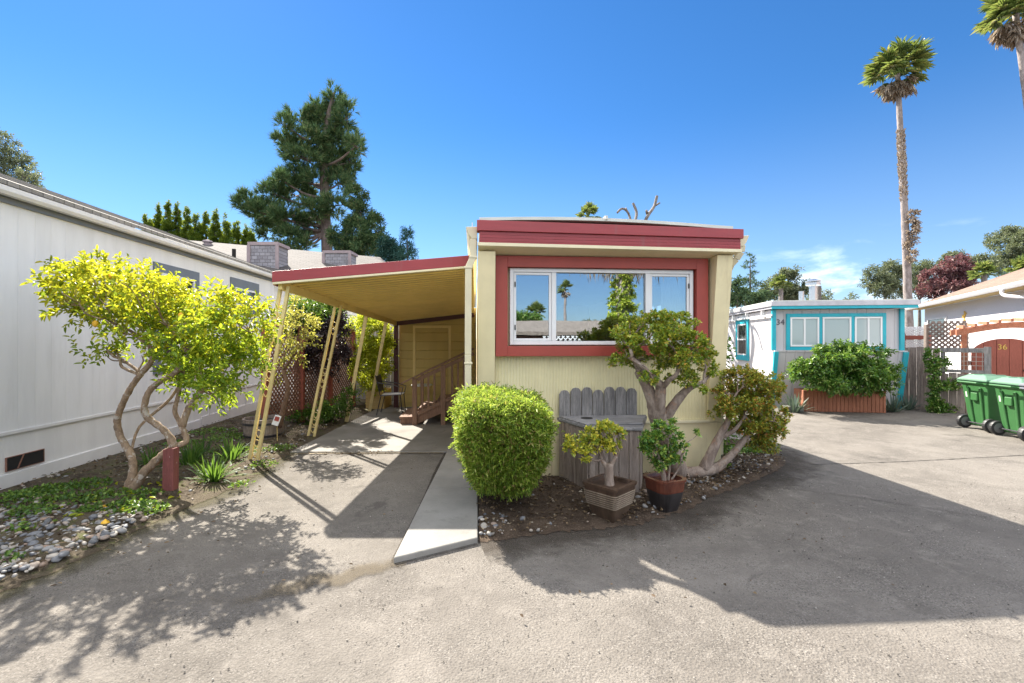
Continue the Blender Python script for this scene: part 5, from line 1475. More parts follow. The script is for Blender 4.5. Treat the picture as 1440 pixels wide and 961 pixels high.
s0_ = ground(240, 696); stk = thing('wooden_stake', 'short red brown square stake propping the lemon tree', 'stake', s0_)
mb = MB(); mb.hexa([s0_ + V(-.058, -.05, -.05), s0_ + V(.052, -.05, -.05), s0_ + V(.052, .05, -.05), s0_ + V(-.058, .05, -.05)], [s0_ + V(-.05, -.05, .50), s0_ + V(.06, -.05, .51), s0_ + V(.06, .05, .51), s0_ + V(-.05, .05, .50)])
mb.build('post', M['stake'], stk, bevel=.006)

# bed plants, pebbles, litter
for i, (px, py, n_, L_, lb) in enumerate(((300, 676, 90, .50, 'large strap leaved clump just right of the wooden stake'), (268, 655, 70, .52, 'strap leaved clump behind the wooden stake'), (325, 648, 64, .48, 'strap leaved clump nearest the first carport post'), (215, 655, 46, .45, 'dark strap leaved clump behind the lemon stems'), (285, 640, 40, .45, 'strap leaved clump close to the grey home skirting'))):
    strap_plant('strap_plant', lb, 'plant', ground(px, py, .03), n_, L_, .021, LF['strap'], 'strap leaved plants in the left bed')
ROCK = [(-5.1, 1.6), (-5.05, 5.0), (-4.6, 5.1), (-4.0, 4.75), (-3.3, 4.75), (-2.95, 4.55), (-2.98, 3.9), (-3.12, 3.3), (-3.25, 2.4), (-3.3, 1.6)]
q = scatter(ROCK, 4200)
# thin them out toward the soil and the wall
w = np.clip((-3.05 - q[:, 0]) * 0 + (5.15 - q[:, 1]) / 1.1 + rng.normal(size=len(q)) * .35, 0, 1)
q = q[rng.uniform(size=len(q)) < w]
sz = rng.uniform(.013, .032, len(q)) * rng.choice([1, 1.35, .6], len(q))
tag(stones('river_pebbles', np.stack([q[:, 0], q[:, 1], .040 + sz * .15 + rng.uniform(0, .028, len(q))], 1), sz, M['pebble'], .6), 'grey and white river pebbles covering the front of the left bed', 'pebbles', kind='stuff')
q = np.concatenate([scatter([(-5.1, 4.6), (-5.1, 9), (-2.75, 9), (-2.7, 5.0), (-2.9, 4.4)], 260)]); sz = rng.uniform(.008, .03, len(q))
tag(stones('bed_stones', np.stack([q[:, 0], q[:, 1], .05 + sz * .2], 1), sz, M['pebble'], .6), 'small loose stones scattered over the left bed', 'stones', kind='stuff')
fs_ = [(a, b) for a, b in FRONTEDGE]
poly = fs_ + [(3.2, 7.2), (3.15, 5.45), (.05, 5.45)]
q = np.concatenate([scatter(poly, 130), scatter([(2.3, 4.7), (3.0, 5.0), (4.0, 5.8), (4.3, 6.6), (3.3, 6.8), (3.15, 5.5), (2.4, 5.3)], 420), scatter([(.04, 3.76), (.3, 3.82), (.3, 4.3), (.04, 4.3)], 40), scatter([(1.6, 4.15), (2.1, 4.4), (2.1, 5.0), (1.75, 4.8)], 60)])
sz = rng.uniform(.006, .022, len(q)) * rng.choice([1, 1, 1.7], len(q))
tag(stones('front_stones', np.stack([q[:, 0], q[:, 1], .03 + sz * .3], 1), sz, M['pebble'], .65), 'pale stones scattered over the dark soil by the front wall', 'stones', kind='stuff')
q = np.concatenate([scatter([(-2.3, 2.3), (-.6, 3.35), (.2, 3.7), (1.5, 3.9), (3.2, 4.9), (6, 5), (5, 1.8), (0, 1.8)], 2000), scatter(drv, 420), scatter([(.1, 3.5), (1.6, 3.85), (2.7, 4.5), (4, 5.5), (4.4, 5.3), (3, 4.2), (1.6, 3.5), (.1, 3.3)], 420)]); sz = rng.uniform(.0015, .0048, len(q)) * rng.choice([1, 1, 1, 1.45], len(q))
tag(stones('loose_grit', np.stack([q[:, 0], q[:, 1], .005 + sz * .3], 1), sz, M['grit'], .7), 'loose grit and chips scattered over the worn paving', 'grit', kind='stuff')
def litter(name, polys, mat, L, W, z, label, kind_cat, up=.15):
    pts = np.concatenate([scatter(pl_, n_) for pl_, n_ in polys]); n_ = len(pts)
    P = np.stack([pts[:, 0], pts[:, 1], z + rng.uniform(0, .025, n_)], 1); D = rdirs(n_); D[:, 2] = np.abs(D[:, 2]) * up
    v, f = blades(P, D, L * rng.uniform(.4, 1.2, n_), W * rng.uniform(.5, 1.2, n_), .3, .1)
    tag(np_mesh(name, v, f, mat), label, kind_cat, kind='stuff')
litter('leaf_litter', [([(-5.1, 4.2), (-5.1, 10), (-2.7, 10), (-2.8, 6), (-3.0, 4.4)], 2600), (poly, 1500), ([(2.3, 4.7), (3.0, 5.0), (4.2, 5.9), (4.3, 6.6), (3.3, 6.6), (2.4, 5.3)], 700)], LF['litter'], .05, .024, .045, 'brown dry leaves lying over the planting soil', 'leaves')
litter('pebble_litter', [(ROCK, 420)], LF['litter'], .05, .024, .075, 'brown dry leaves lying between the grey pebbles', 'leaves')
litter('driveway_litter', [([(-2.8, 3.2), (-2.6, 6.6), (-2.2, 6.6), (-2.3, 3.2)], 60), (drv, 26), ([(.2, 2.6), (1.0, 3.8), (2.6, 4.5), (3.6, 4.6), (3, 2.6)], 34), ([(-2.4, 6.9), (-1.2, 6.9), (-1.2, 6.7), (-2.4, 6.7)], 90)], LF['litter'], .035, .018, .012, 'few dry leaves dropped on the driveway', 'leaves')
litter('yellow_litter', [([(-4.2, 4.3), (-4.2, 5.5), (-3.0, 5.4), (-3.0, 4.3)], 46)], LF['lemon'], .075, .04, .055, 'fallen yellow lemon leaves under the tree', 'leaves')
def cover(name, patches, mat, label, L=.04, W=.03):
    Ps = []
    for x, y, r, n_ in patches:
        a = rng.uniform(0, 6.28, n_); rr = r * rng.uniform(0, 1, n_) ** .6; h = rng.uniform(.0, .10, n_) * (1 - rr / r * .7)
        Ps.append(np.stack([x + np.cos(a) * rr * 1.3, y + np.sin(a) * rr, .04 + h], 1))
    P = np.concatenate(Ps); D = rdirs(len(P)); D[:, 2] = np.abs(D[:, 2]) + .2
    v, f = blades(P, D, L * rng.uniform(.5, 1.2, len(P)), W * rng.uniform(.6, 1.1, len(P)), .2, .2)
    tag(np_mesh(name, v, f, mat), label, 'ground cover', kind='stuff')
pt = []
for px, py, r, n_ in ((20, 712, .30, 700), (70, 700, .25, 450), (120, 690, .2, 300), (45, 730, .16, 240), (95, 712, .2, 260), (150, 705, .18, 220), (175, 722, .16, 260), (205, 725, .15, 240), (200, 705, .15, 200), (330, 620, .35, 500), (300, 612, .3, 350), (260, 630, .25, 260), (350, 640, .2, 200), (395, 636, .16, 140), (370, 660, .14, 100), (340, 690, .1, 60), (130, 726, .1, 120), (10, 800, .08, 60), (30, 755, .08, 70)):
    q_ = ground(px, py); pt.append((q_.x, q_.y, r, n_))
cover('ground_cover', pt, LF['cover'], 'low green weeds and clover growing in the left bed')
pt = []
for px, py, r, n_ in ((1040, 640, .22, 260), (1010, 660, .12, 160), (1060, 640, .12, 140)):
    q_ = ground(px, py); pt.append((q_.x, q_.y, r, n_))
cover('soil_weeds', pt, LF['cover'], 'small green weeds at the foot of the leaning jade tree', .05, .032)

# ------------------------------------------------------------------ clipped hedge block
hd_ = thing('clipped_hedge', 'bright green clipped hedge block rounded off beside the concrete walkway', 'hedge', (.29, 4.65, 0))
def hedge_shape(dirs):
    """rounded block, narrower toward the foot"""
    ex = 6.5
    k = (np.abs(dirs[:, 0]) ** ex + np.abs(dirs[:, 1]) ** ex + np.abs(dirs[:, 2]) ** ex) ** (-1 / ex)
    s = dirs * k[:, None]
    g_ = unit(np.sign(s) * np.abs(s) ** (ex - 1))
    t = (s[:, 2] + 1) / 2
    wx = .265 + .15 * np.clip(t / .7, 0, 1) ** .8
    wy = .34 + .28 * np.clip(t / .75, 0, 1) ** .9
    z = .20 + t * (.91 - .04 * s[:, 0])
    p_ = np.stack([.268 + .02 * (1 - t) + s[:, 0] * wx, 4.62 - .15 * t + s[:, 1] * wy, z], 1)
    g_ = unit(g_ * np.array([1, 1.1, .9]) + np.array([0, 0, -.12]))
    return p_, g_
dd = unit(rng.normal(size=(40000, 3)) * np.array([1, .9, 1.05]))
P, N_ = hedge_shape(dd)
# clumpy surface
ph = rng.uniform(0, 6.28, (10, 3)); fq = rng.uniform(6, 26, (10, 3))
bumpn = sum(np.sin((P * fq[i] + ph[i]).sum(1)) for i in range(10)) / 10
gap = sum(np.sin((P * fq[i] * .55 + ph[i][::-1]).sum(1)) for i in range(10)) / 10
keep = rng.uniform(size=len(P)) > np.clip((gap - .22) * 4, 0, .75)
P, N_, bumpn = P[keep], N_[keep], bumpn[keep]
P = P + N_ * (bumpn * .06 + rng.normal(size=len(P)) * .018 - .02 - .06 * rng.uniform(0, 1, len(P)) ** 3 + .06 * (rng.uniform(size=len(P)) > .975))[:, None]
D = unit(N_ * .8 + rdirs(len(P)) * .75 + np.array([0, 0, .35]))
p, d = sprigs(P, D, 3, .03, .7)
v, f = blades(p, d, (.034 * rng.uniform(.4, 1.6, len(p))), .0125 * rng.uniform(.6, 1.2, len(p)), .25, .15); np_mesh('foliage', v, f, LF['hedge'], hd_)
bm_ = bmesh.new(); bmesh.ops.create_icosphere(bm_, subdivisions=4, radius=1); cv = unit(np.array([tuple(q.co) for q in bm_.verts])); cf = [[q.index for q in fa.verts] for fa in bm_.faces]; bm_.free()
cp_, cn_ = hedge_shape(cv); np_mesh('inner_twigs', cp_ - cn_ * .10, cf, BK['twig'], hd_, smooth=True)
mb = MB()
for k in range(7):
    a = k * .9; mb.tube([(.29 + .05 * math.cos(a), 4.72 + .05 * math.sin(a), -.02), (.29 + .17 * math.cos(a), 4.65 + .16 * math.sin(a), .42)], [.028, .016], 6)
mb.build('stems', BK['twig'], hd_, smooth=True)
# feathery shoots showing behind the hedge
for px, lb in ((664, 'thin green shoot poking up behind the hedge near the downspout'), ):
    strap_plant('green_shoot', lb, 'plant', V(.02, 5.40, .55), 12, .62, .02, LF['cover'])

# ------------------------------------------------------------------ jade trees
def jade(name, label, base, paths, radii, rows, d, nros, k, L, mat, bk, spread=.3, flat=1.2, sub=10, twigs=40, r0=.03, ymax=None, subr=.42, seedtips=None):
    root = thing(name, label, 'jade tree', base); mb = MB()
    for pth, rd in zip(paths, radii): mb.tube(pth, rd, 10, 5, .05)
    cl = px_clumps(rows, d, flat, spread)
    P, D, kn = clump_points(cl, nros, sub, subr, .55, .45)
    if ymax is not None:
        m_ = P[:, 1] < ymax; P, D = P[m_], D[m_]; kn = kn[kn[:, 1] < ymax]
    tips = [pth[-1] for pth in paths] + (seedtips or [])
    gr = {i: [] for i in range(len(tips))}
    for q in kn[rng.choice(len(kn), min(twigs, len(kn)), replace=False)]:
        q = Vector(q); gr[min(range(len(tips)), key=lambda i: (tips[i] - q).length)].append(q)
    for i, g_ in gr.items():
        if g_: branchy(mb, tips[i], g_, r0, .0045, 6, 0, .5, .03)
    mb.build('trunk', bk, root, smooth=True, recalc=False)
    dirs = around(P, unit(D), k, .95, .35)
    pos = P[:, None, :] + dirs * .004 + unit(D)[:, None, :] * (np.arange(k)[None, :, None] / k * L * .8)
    p, d_ = pos.reshape(-1, 3), dirs.reshape(-1, 3); n_ = len(p)
    v, f = blades(p, d_, L * rng.uniform(.6, 1.15, n_), L * .62 * rng.uniform(.8, 1.1, n_), .22, -.08)
    np_mesh('crown', v, f, mat, root)
    return root
d = 5.05
T1 = px_path([(958, 672, 5.5), (945, 640, 5.35), (935, 610, 5.15), (925, 582, 5.05), (917, 560, 5.0), (908, 540, 4.98), (897, 522, 4.95)])
T2 = px_path([(927, 592, 5.05), (927, 565, 4.95), (929, 545, 4.9), (922, 535, 4.85), (905, 518, 4.8), (888, 503, 4.78)])
T3 = px_path([(930, 598, 5.1), (942, 578, 5.0), (955, 560, 4.95), (970, 545, 4.92), (990, 537, 4.9)])
T4 = px_path([(929, 548, 4.92), (940, 535, 4.8), (952, 525, 4.75), (955, 505, 4.75)])
jade('jade_tree', 'large gnarled jade tree spreading across the right side of the red framed window', ground(958, 672), [T1, T2, T3, T4],
     [[.12, .11, .11, .105, .07, .056, .042], [.075, .065, .056, .042, .03, .022], [.064, .058, .05, .036, .024], [.038, .028, .022, .017]],
     [(890, 462, 26, 18), (925, 450, 30, 16), (955, 452, 26, 15), (880, 485, 22, 16), (915, 478, 32, 18), (950, 478, 30, 18), (978, 478, 22, 18), (895, 505, 26, 14), (935, 505, 30, 15), (970, 505, 28, 15), (993, 505, 18, 14), (868, 507, 14, 9), (1000, 522, 14, 10), (915, 530, 18, 8), (960, 530, 26, 10), (940, 462, 34, 20), (872, 470, 12, 10), (985, 545, 12, 7)],
     4.86, 1600, 9, .036, LF['jade'], BK['jade'], .26, 1.15, 9, 100, .026, 5.36, .40)
S0 = px_path([(955, 662, 5.5), (975, 664, 5.45), (1000, 660, 5.45), (1018, 652, 5.5)])
S1 = px_path([(990, 660, 5.45), (1003, 632, 5.45), (1015, 608, 5.45), (1024, 590, 5.45), (1026, 565, 5.4)])
S2 = px_path([(1005, 660, 5.45), (1028, 640, 5.5), (1045, 620, 5.5), (1058, 602, 5.5), (1070, 585, 5.5)])
S3 = px_path([(1012, 615, 5.45), (1032, 605, 5.4), (1048, 585, 5.4)])
jade('jade_tree', 'leaning jade tree with orange tipped leaves at the right corner of the yellow home', ground(990, 664), [S0, S1, S2, S3],
     [[.06, .07, .07, .045], [.074, .058, .046, .035, .02], [.052, .044, .037, .027, .016], [.034, .024, .016]],
     [(1045, 528, 20, 14), (1072, 535, 24, 16), (1038, 552, 24, 16), (1065, 558, 26, 16), (1092, 555, 18, 16), (1055, 580, 24, 16), (1080, 582, 22, 15), (1030, 578, 16, 12), (1068, 606, 20, 14), (1090, 606, 14, 12), (1022, 530, 10, 14), (1085, 630, 12, 8), (1100, 585, 9, 12), (1078, 620, 16, 11), (1098, 600, 9, 12), (1062, 622, 12, 8), (1012, 548, 9, 9), (1002, 580, 8, 6), (1060, 595, 20, 12), (1040, 600, 16, 12), (1018, 565, 12, 14), (1050, 565, 22, 16)],
     5.5, 1950, 9, .037, LF['jade_orange'], BK['jade'], .25, 1.1, 9, 70, .02, None, .42)
t0 = V(*PA) + V(0, 0, .26)
jade('potted_jade', 'small yellow green jade plant growing in the ribbed brown pot', t0, [[t0, t0 + V(-.005, 0, .12), t0 + V(.0, -.01, .24)], [t0 + V(0, 0, .17), t0 + V(-.07, .02, .27)], [t0 + V(0, 0, .2), t0 + V(.06, -.02, .31)]],
     [[.05, .042, .032], [.026, .016], [.024, .014]],
     [(812, 622, 14, 10), (832, 612, 16, 10), (852, 604, 14, 9), (868, 612, 12, 9), (840, 625, 18, 10), (862, 628, 14, 8), (800, 632, 9, 7), (825, 638, 12, 8), (846, 598, 9, 6)], 4.2, 330, 8, .036, LF['jade_yellow'], BK['jade'], .12, 1.1, 7, 26, .014)
t0 = V(*PB) + V(0, 0, .24)
jade('potted_jade', 'green bushy jade plant growing in the red rimmed black pot', t0, [[t0, t0 + V(-.02, 0, .14), t0 + V(-.05, -.01, .25)], [t0 + V(.03, 0, 0), t0 + V(.05, .0, .16), t0 + V(.04, 0, .3)], [t0 + V(.05, .02, 0), t0 + V(.13, 0, .13), t0 + V(.16, -.02, .24)]],
     [[.026, .022, .016], [.014, .010, .007], [.011, .008, .005]],
     [(915, 612, 14, 10), (932, 605, 15, 10), (948, 612, 12, 10), (920, 632, 17, 11), (940, 635, 18, 12), (928, 652, 14, 9), (950, 650, 10, 8), (908, 625, 9, 9), (945, 598, 8, 6), (962, 628, 6, 6), (982, 612, 5, 4)], 4.42, 360, 8, .038, LF['jade_green'], BK['jade'], .13, 1.1, 7, 30, .012)

# climber on the side of the home
vn = thing('climbing_vine', 'narrow green vine climbing the right corner of the yellow home', 'vine', V(3.2, 6.0, 0))
P = np.stack([3.20 + np.abs(rng.normal(size=1500)) * .09, rng.uniform(5.7, 6.6, 1500), rng.uniform(.15, 1.72, 1500)], 1); P[:, 0] += .05 * np.sin(P[:, 2] * 5)
v, f = blades(P, unit(rdirs(1500) + np.array([.8, -.8, .2])), .055 * rng.uniform(.6, 1.2, 1500), .036, .3, .2); np_mesh('leaves', v, f, LF['bush'], vn)
mb = MB(); mb.tube([(3.15, 6.0, 0), (3.2, 6.1, .6), (3.17, 6.0, 1.2), (3.19, 6.2, 1.7)], [.02, .015, .012, .006], 6, 4); mb.build('stem', BK['twig'], vn)

# ------------------------------------------------------------------ shrubs beside the carport
def up_stems(base, n, h, sp):
    return [[Vector(base) + V(random.uniform(-.05, .05), random.uniform(-.05, .05), 0), Vector(base) + V(random.uniform(-sp, sp) * .4, random.uniform(-sp, sp) * .4, h * .5), Vector(base) + V(random.uniform(-sp, sp), random.uniform(-sp, sp), h)] for _ in range(n)]
b_ = base_d(392, 7.55, .28)
broadleaf('thin_shrub', 'sparse shrub with bare twisted stems growing out of the half barrel', 'shrub', b_, px_path([(392, 600, 7.5), (400, 570, 7.45), (405, 545, 7.4), (398, 520, 7.4)]),
          px_clumps([(405, 440, 16, 14), (420, 455, 16, 16), (400, 468, 14, 14), (425, 480, 14, 14), (410, 500, 16, 12), (390, 520, 10, 10), (412, 425, 10, 8), (432, 462, 9, 12)], 7.4, 1.2, .3), LF['thin'], BK['twig'], 190, 7, .06, .03, .16, r=.05, sub=8, limbs=34)
mbx = [(410, 455, 24, 20), (432, 440, 20, 20), (448, 430, 20, 14), (470, 440, 14, 12)]
broadleaf('green_shrub', 'dark green leafy shrub above the lattice screen next to the grey home', 'shrub', base_d(415, 9.6), [base_d(415, 9.6), base_d(417, 9.6, 1.0), base_d(420, 9.5, 1.5)],
          px_clumps(mbx, 9.4, 1.2, .35), LF['bush'], BK['twig'], 420, 8, .08, .04, .18, r=.05)
broadleaf('purple_shrub', 'dark purple leaved shrub hanging over the lattice between the carport posts', 'shrub', base_d(455, 9.9), [base_d(455, 9.9), base_d(452, 9.9, 1.0), base_d(450, 9.8, 1.7)],
          px_clumps([(455, 452, 22, 16), (440, 475, 20, 22), (468, 470, 18, 22), (480, 455, 10, 12), (455, 505, 22, 20), (430, 520, 14, 18), (478, 505, 12, 24)], 9.6, 1.1, .3), LF['dark_purple'], BK['twig'], 620, 8, .07, .035, .16, r=.05)
bb_ = base_d(522, 11.6)
broadleaf('bright_shrub', 'tall bright yellow green shrub between the last carport posts', 'shrub', bb_, [bb_, bb_ + V(.02, 0, .5), bb_ + V(0, 0, 1.0)],
          px_clumps([(515, 462, 13, 16), (530, 470, 14, 18), (512, 490, 12, 18), (528, 500, 15, 18), (541, 490, 9, 16), (520, 525, 14, 14), (536, 520, 9, 12), (507, 515, 9, 16), (522, 548, 10, 12), (500, 470, 8, 14)], 11.4, 1.2, .35), LF['bamboo'], BK['twig'], 900, 8, .095, .034, .22, r=.04, limbs=30)
broadleaf('low_shrub', 'low dark leafy plants at the foot of the lattice screen', 'shrub', base_d(455, 8.9), None,
          px_clumps([(425, 590, 18, 14), (450, 580, 20, 16), (470, 575, 16, 14), (490, 560, 10, 16), (410, 605, 12, 10)], 8.9, 1.2, .3), LF['strap'], BK['twig'], 260, 7, .08, .03, .12)
broadleaf('back_tree', 'green leafy tree top over the plank fence behind the carport', 'tree', base_d(548, 17), [base_d(548, 17), base_d(548, 17, 1.5)],
          px_clumps([(548, 446, 14, 16), (540, 458, 10, 12), (556, 462, 8, 10)], 17, 1.2, .5), LF['cedar'], BK['grey'], 160, 8, .14, .06, .25)

# ------------------------------------------------------------------ planting in front of 34 and along the board fence
shr = px_clumps([(1135, 520, 22, 16), (1160, 505, 26, 14), (1190, 498, 30, 13), (1220, 502, 26, 14), (1245, 518, 16, 14), (1150, 528, 26, 16), (1185, 522, 34, 18), (1220, 526, 28, 16), (1205, 540, 30, 10), (1165, 540, 28, 9), (1122, 522, 12, 10), (1248, 535, 12, 8), (1240, 548, 10, 6)], 10.35, .75, .15)
broadleaf('flowering_shrub', 'wide dark green shrub filling the redwood planter box', 'shrub', X34 @ V(1.5, -.9, .45), [X34 @ V(1.5, -.9, .45), X34 @ V(1.5, -.9, .7)], shr, LF['bush'], BK['twig'], 1500, 9, .085, .04, .16, r=.05, sub=12, limbs=26)
for px, dd_, n_, L_, lb in ((1117, 10.6, 60, .6, 'grey green spiky clump left of the redwood planter'), (1255, 10.7, 60, .55, 'grey green spiky clump right of the redwood planter'), (1276, 11.0, 40, .5, 'spiky clump at the foot of the board fence')):
    strap_plant('spiky_plant', lb, 'plant', base_d(px, dd_), n_, L_, .035, LF['agave'], 'spiky clumps along the lane', stiff=.85)
iv = thing('fence_ivy', 'dark ivy climbing the board fence beneath the lattice', 'vine', base_d(1312, 10.8))
rows = [(1310, 500, 5, 14), (1312, 525, 6, 16), (1310, 550, 8, 16), (1325, 541, 16, 5), (1340, 540, 14, 4), (1318, 572, 12, 10), (1335, 575, 14, 7), (1325, 512, 8, 6)]
P, D, kn = clump_points(px_clumps(rows, 10.55, .35, .05), 420, 8, .45)
p, d_ = sprigs(P, D, 6, .1, .9); v, f = blades(p, d_, .06 * rng.uniform(.6, 1.2, len(p)), .045, .3, .2); np_mesh('leaves', v, f, LF['bush'], iv)
mb = MB(); b_ = base_d(1312, 10.75); mb.tube([b_, b_ + V(0, 0, .6), b_ + V(.05, .02, 1.4)], [.02, .015, .006], 6, 3); mb.build('stem', BK['twig'], iv)

# ------------------------------------------------------------------ trees beyond
pd = 30.0
PB_ = base_d(459, pd)
pine_rows = [(470, 140, 16, 18), (455, 165, 26, 20), (488, 165, 20, 22), (420, 170, 20, 14), (400, 175, 10, 14), (440, 195, 28, 18), (478, 195, 28, 22), (415, 205, 22, 16), (500, 205, 12, 16), (396, 195, 9, 12), (430, 222, 30, 15), (470, 225, 32, 18), (492, 228, 16, 18),
             (408, 215, 14, 12), (415, 245, 22, 14), (440, 258, 24, 18), (476, 258, 24, 18), (395, 252, 14, 10), (385, 272, 22, 14), (415, 275, 26, 18), (350, 282, 18, 12), (338, 288, 8, 10), (372, 296, 26, 14), (400, 305, 28, 20), (440, 295, 20, 14), (470, 290, 20, 14), (385, 325, 24, 14), (410, 335, 22, 14), (440, 312, 22, 14), (372, 312, 16, 12), (398, 352, 16, 10), (430, 345, 16, 10)]
pine = thing('pine_tree', 'tall broad pine with dark bluish clumps behind the chimneys', 'tree', PB_)
mb = MB()
trk = [PB_] + [at_d(a, b, pd) for a, b in ((460, 360), (458, 310), (456, 260), (455, 215), (462, 160), (470, 130))]
mb.tube(trk, [.42, .36, .32, .28, .24, .14, .05], 10, 4, .04)
cl = px_clumps(pine_rows, pd, 1.1, 1.6)
P, D, kn = clump_points(cl, 5600, 12, .40, .55, .55)
nodes, _ = catmull(trk, [1] * len(trk), 5); nodes = nodes[8:]
for c in cl:
    q = c[0]; nd = min(nodes, key=lambda t: abs(t.z - (q.z - (q - t).length * .25)))
    m_ = nd.lerp(q, .5) + V(0, 0, -.25); mb.tube([nd, m_, q], [.11, .08, .035], 6, 3, .05)
for k in kn[rng.choice(len(kn), 200, replace=False)]:
    k = Vector(k); c = min(cl, key=lambda c: (c[0] - k).length); mb.tube([c[0], k], [.035, .012], 4)
mb.build('trunk', BK['pine'], pine, smooth=True, recalc=False)
p, d_ = sprigs(P, D, 11, .22, .6); v, f = needles(p, d_, .42 * rng.uniform(.6, 1.2, len(p)), .055); np_mesh('crown', v, f, LF['pine'], pine)
broadleaf('dark_conifer', 'dark dense tree leaning against the right side of the tall pine', 'tree', base_d(512, 27), [base_d(512, 27), base_d(512, 27, 4), base_d(511, 27, 7)],
          px_clumps([(500, 275, 12, 14), (510, 300, 16, 16), (525, 318, 14, 14), (500, 325, 18, 18), (520, 345, 18, 14), (490, 350, 16, 16), (505, 355, 20, 12), (535, 345, 10, 12), (478, 335, 12, 16)], 27, 1.1, .6), LF['pine'], BK['pine'], 1500, 9, .26, .05, .3, r=.2, sub=10)
cone = lambda R_: (lambda t: R_ * max(.05, (1 - t)) ** .85)
needle_tree('blue_spruce', 'blue green spruce rising over the red carport roof edge', 'tree', base_d(573, 22), (479 - 318) * 22 / FPX + 1.65, cone(1.55), LF['spruce'], BK['pine'], 17, 7, nl=.22, nw=.04, dens=26, droop=.1, curve_up=.22, start=.3)
broadleaf('dark_conifer', 'small dark tree between the pine and the blue spruce', 'tree', base_d(548, 24), [base_d(548, 24), base_d(548, 24, 3.5)], px_clumps([(545, 345, 10, 14), (552, 355, 12, 12), (560, 362, 12, 10), (540, 362, 12, 10)], 24, 1.1, .4), LF['spruce'], BK['pine'], 350, 9, .22, .05, .25)
# row of upright yellow green conifers
for px, pyt, w in ((206, 300, 11), (222, 293, 11), (236, 287, 12), (249, 288, 12), (262, 296, 12), (276, 304, 12), (290, 300, 13), (303, 297, 12), (318, 307, 12), (332, 313, 12), (345, 319, 12), (354, 326, 10)):
    dd_ = 25 + random.uniform(-.8, .8); b_ = base_d(px, dd_); top = (480 - pyt) * dd_ / FPX + EYE; k = dd_ / FPX * w
    cl_ = [(V(b_.x, b_.y, top - h_), k * w_, k * w_, .55) for h_, w_ in ((.30, .28), (.75, .5), (1.25, .75), (1.9, .92), (2.7, 1.0))]
    o = broadleaf('upright_conifer', 'bright green upright conifer in the hedge row behind the grey home', 'tree', b_, [b_, V(b_.x, b_.y, top - 1.2)], cl_, LF['cypress'], BK['grey'], 900, 7, .12, .045, .14, subr=.30, shell=.25, group='row of upright conifers behind the grey home', r=.1, sub=12, limbs=8, updir=1.4)
broadleaf('left_tree', 'grey green tree top showing over the grey roof at the left edge', 'tree', base_d(10, 26), [base_d(5, 26), base_d(5, 26, 6), base_d(2, 26, 9)],
          px_clumps([(0, 200, 14, 14), (12, 222, 20, 14), (30, 235, 16, 10), (10, 240, 26, 14), (42, 242, 12, 6), (-10, 215, 20, 24), (-15, 245, 30, 20), (48, 258, 8, 5), (20, 255, 26, 10)], 26, 1.1, .8), LF['euc'], BK['grey'], 620, 9, .2, .06, .35, r=.2, updir=.2)

# cut back bare tree behind the yellow home, palm tip beside it
bt = thing('pruned_tree', 'bare pruned tree with cut branch stubs above the yellow roof', 'tree', base_d(905, 16.2))
b_ = base_d(905, 16.2); mb = MB()
hub = at_d(890, 350, 16.2); mb.tube([b_, b_.lerp(hub, .5) + V(.1, 0, 0), hub], [.18, .15, .13], 9, 4, .05)
for pth, r in (([(890, 350), (888, 320), (884, 300), (875, 293), (868, 299)], .05), ([(890, 350), (893, 315), (895, 298), (890, 285)], .06), ([(892, 350), (905, 318), (911, 303), (920, 290), (924, 275)], .065), ([(911, 303), (909, 296)], .05), ([(890, 350), (930, 345), (960, 330)], .06), ([(890, 350), (850, 350), (830, 330)], .05), ([(884, 300), (880, 292)], .03), ([(920, 290), (928, 285)], .035)):
    q = [at_d(a, b, 16.2 + random.uniform(-.2, .2)) for a, b in pth]; mb.tube(q, [r * (1 - .3 * i / len(q)) for i in range(len(q))], 7, 3, .12)
for k in range(16):
    a = random.uniform(0, 6.28); el = random.uniform(.1, .9); L = random.uniform(1, 2.2); d1 = V(math.cos(a) * math.cos(el), math.sin(a) * math.cos(el), math.sin(el) * .6)
    e = hub + d1 * L - V(0, 0, .9); mb.tube([hub - V(0, 0, 1.2), hub.lerp(e, .5) - V(0, 0, .4), e], [.06, .04, .02], 6, 3, .1)
    for j in range(3): mb.tube([e, e + V(random.uniform(-.5, .5), random.uniform(-.5, .5), random.uniform(-.1, .5))], [.018, .006], 4)
for k in range(26):
    o_ = hub + V(random.uniform(-.3, .6), random.uniform(-.5, .9), random.uniform(-1.0, -.1)); e = o_ + V(random.uniform(.3, 2.2), random.uniform(-.6, 1.6), random.uniform(-.4, .75)); e.z = min(e.z, 5.15)
    mb.tube([o_, o_.lerp(e, .5) + V(0, 0, .12), e], [.05, .035, .012], 5, 3, .1)
    for j in range(4):
        q = o_.lerp(e, random.uniform(.4, 1)); mb.tube([q, q + V(random.uniform(-.4, .6), random.uniform(-.5, .5), random.uniform(-.5, .15))], [.014, .004], 4)
mb.build('branches', BK['grey'], bt, smooth=True, recalc=False)
fan_palm('fan_palm', 'fan palm whose tip just shows over the yellow home roof', 'palm', base_d(827, 34), at_d(827, 306, 34), 1.2, 22, 0, BK['palm'], .2)

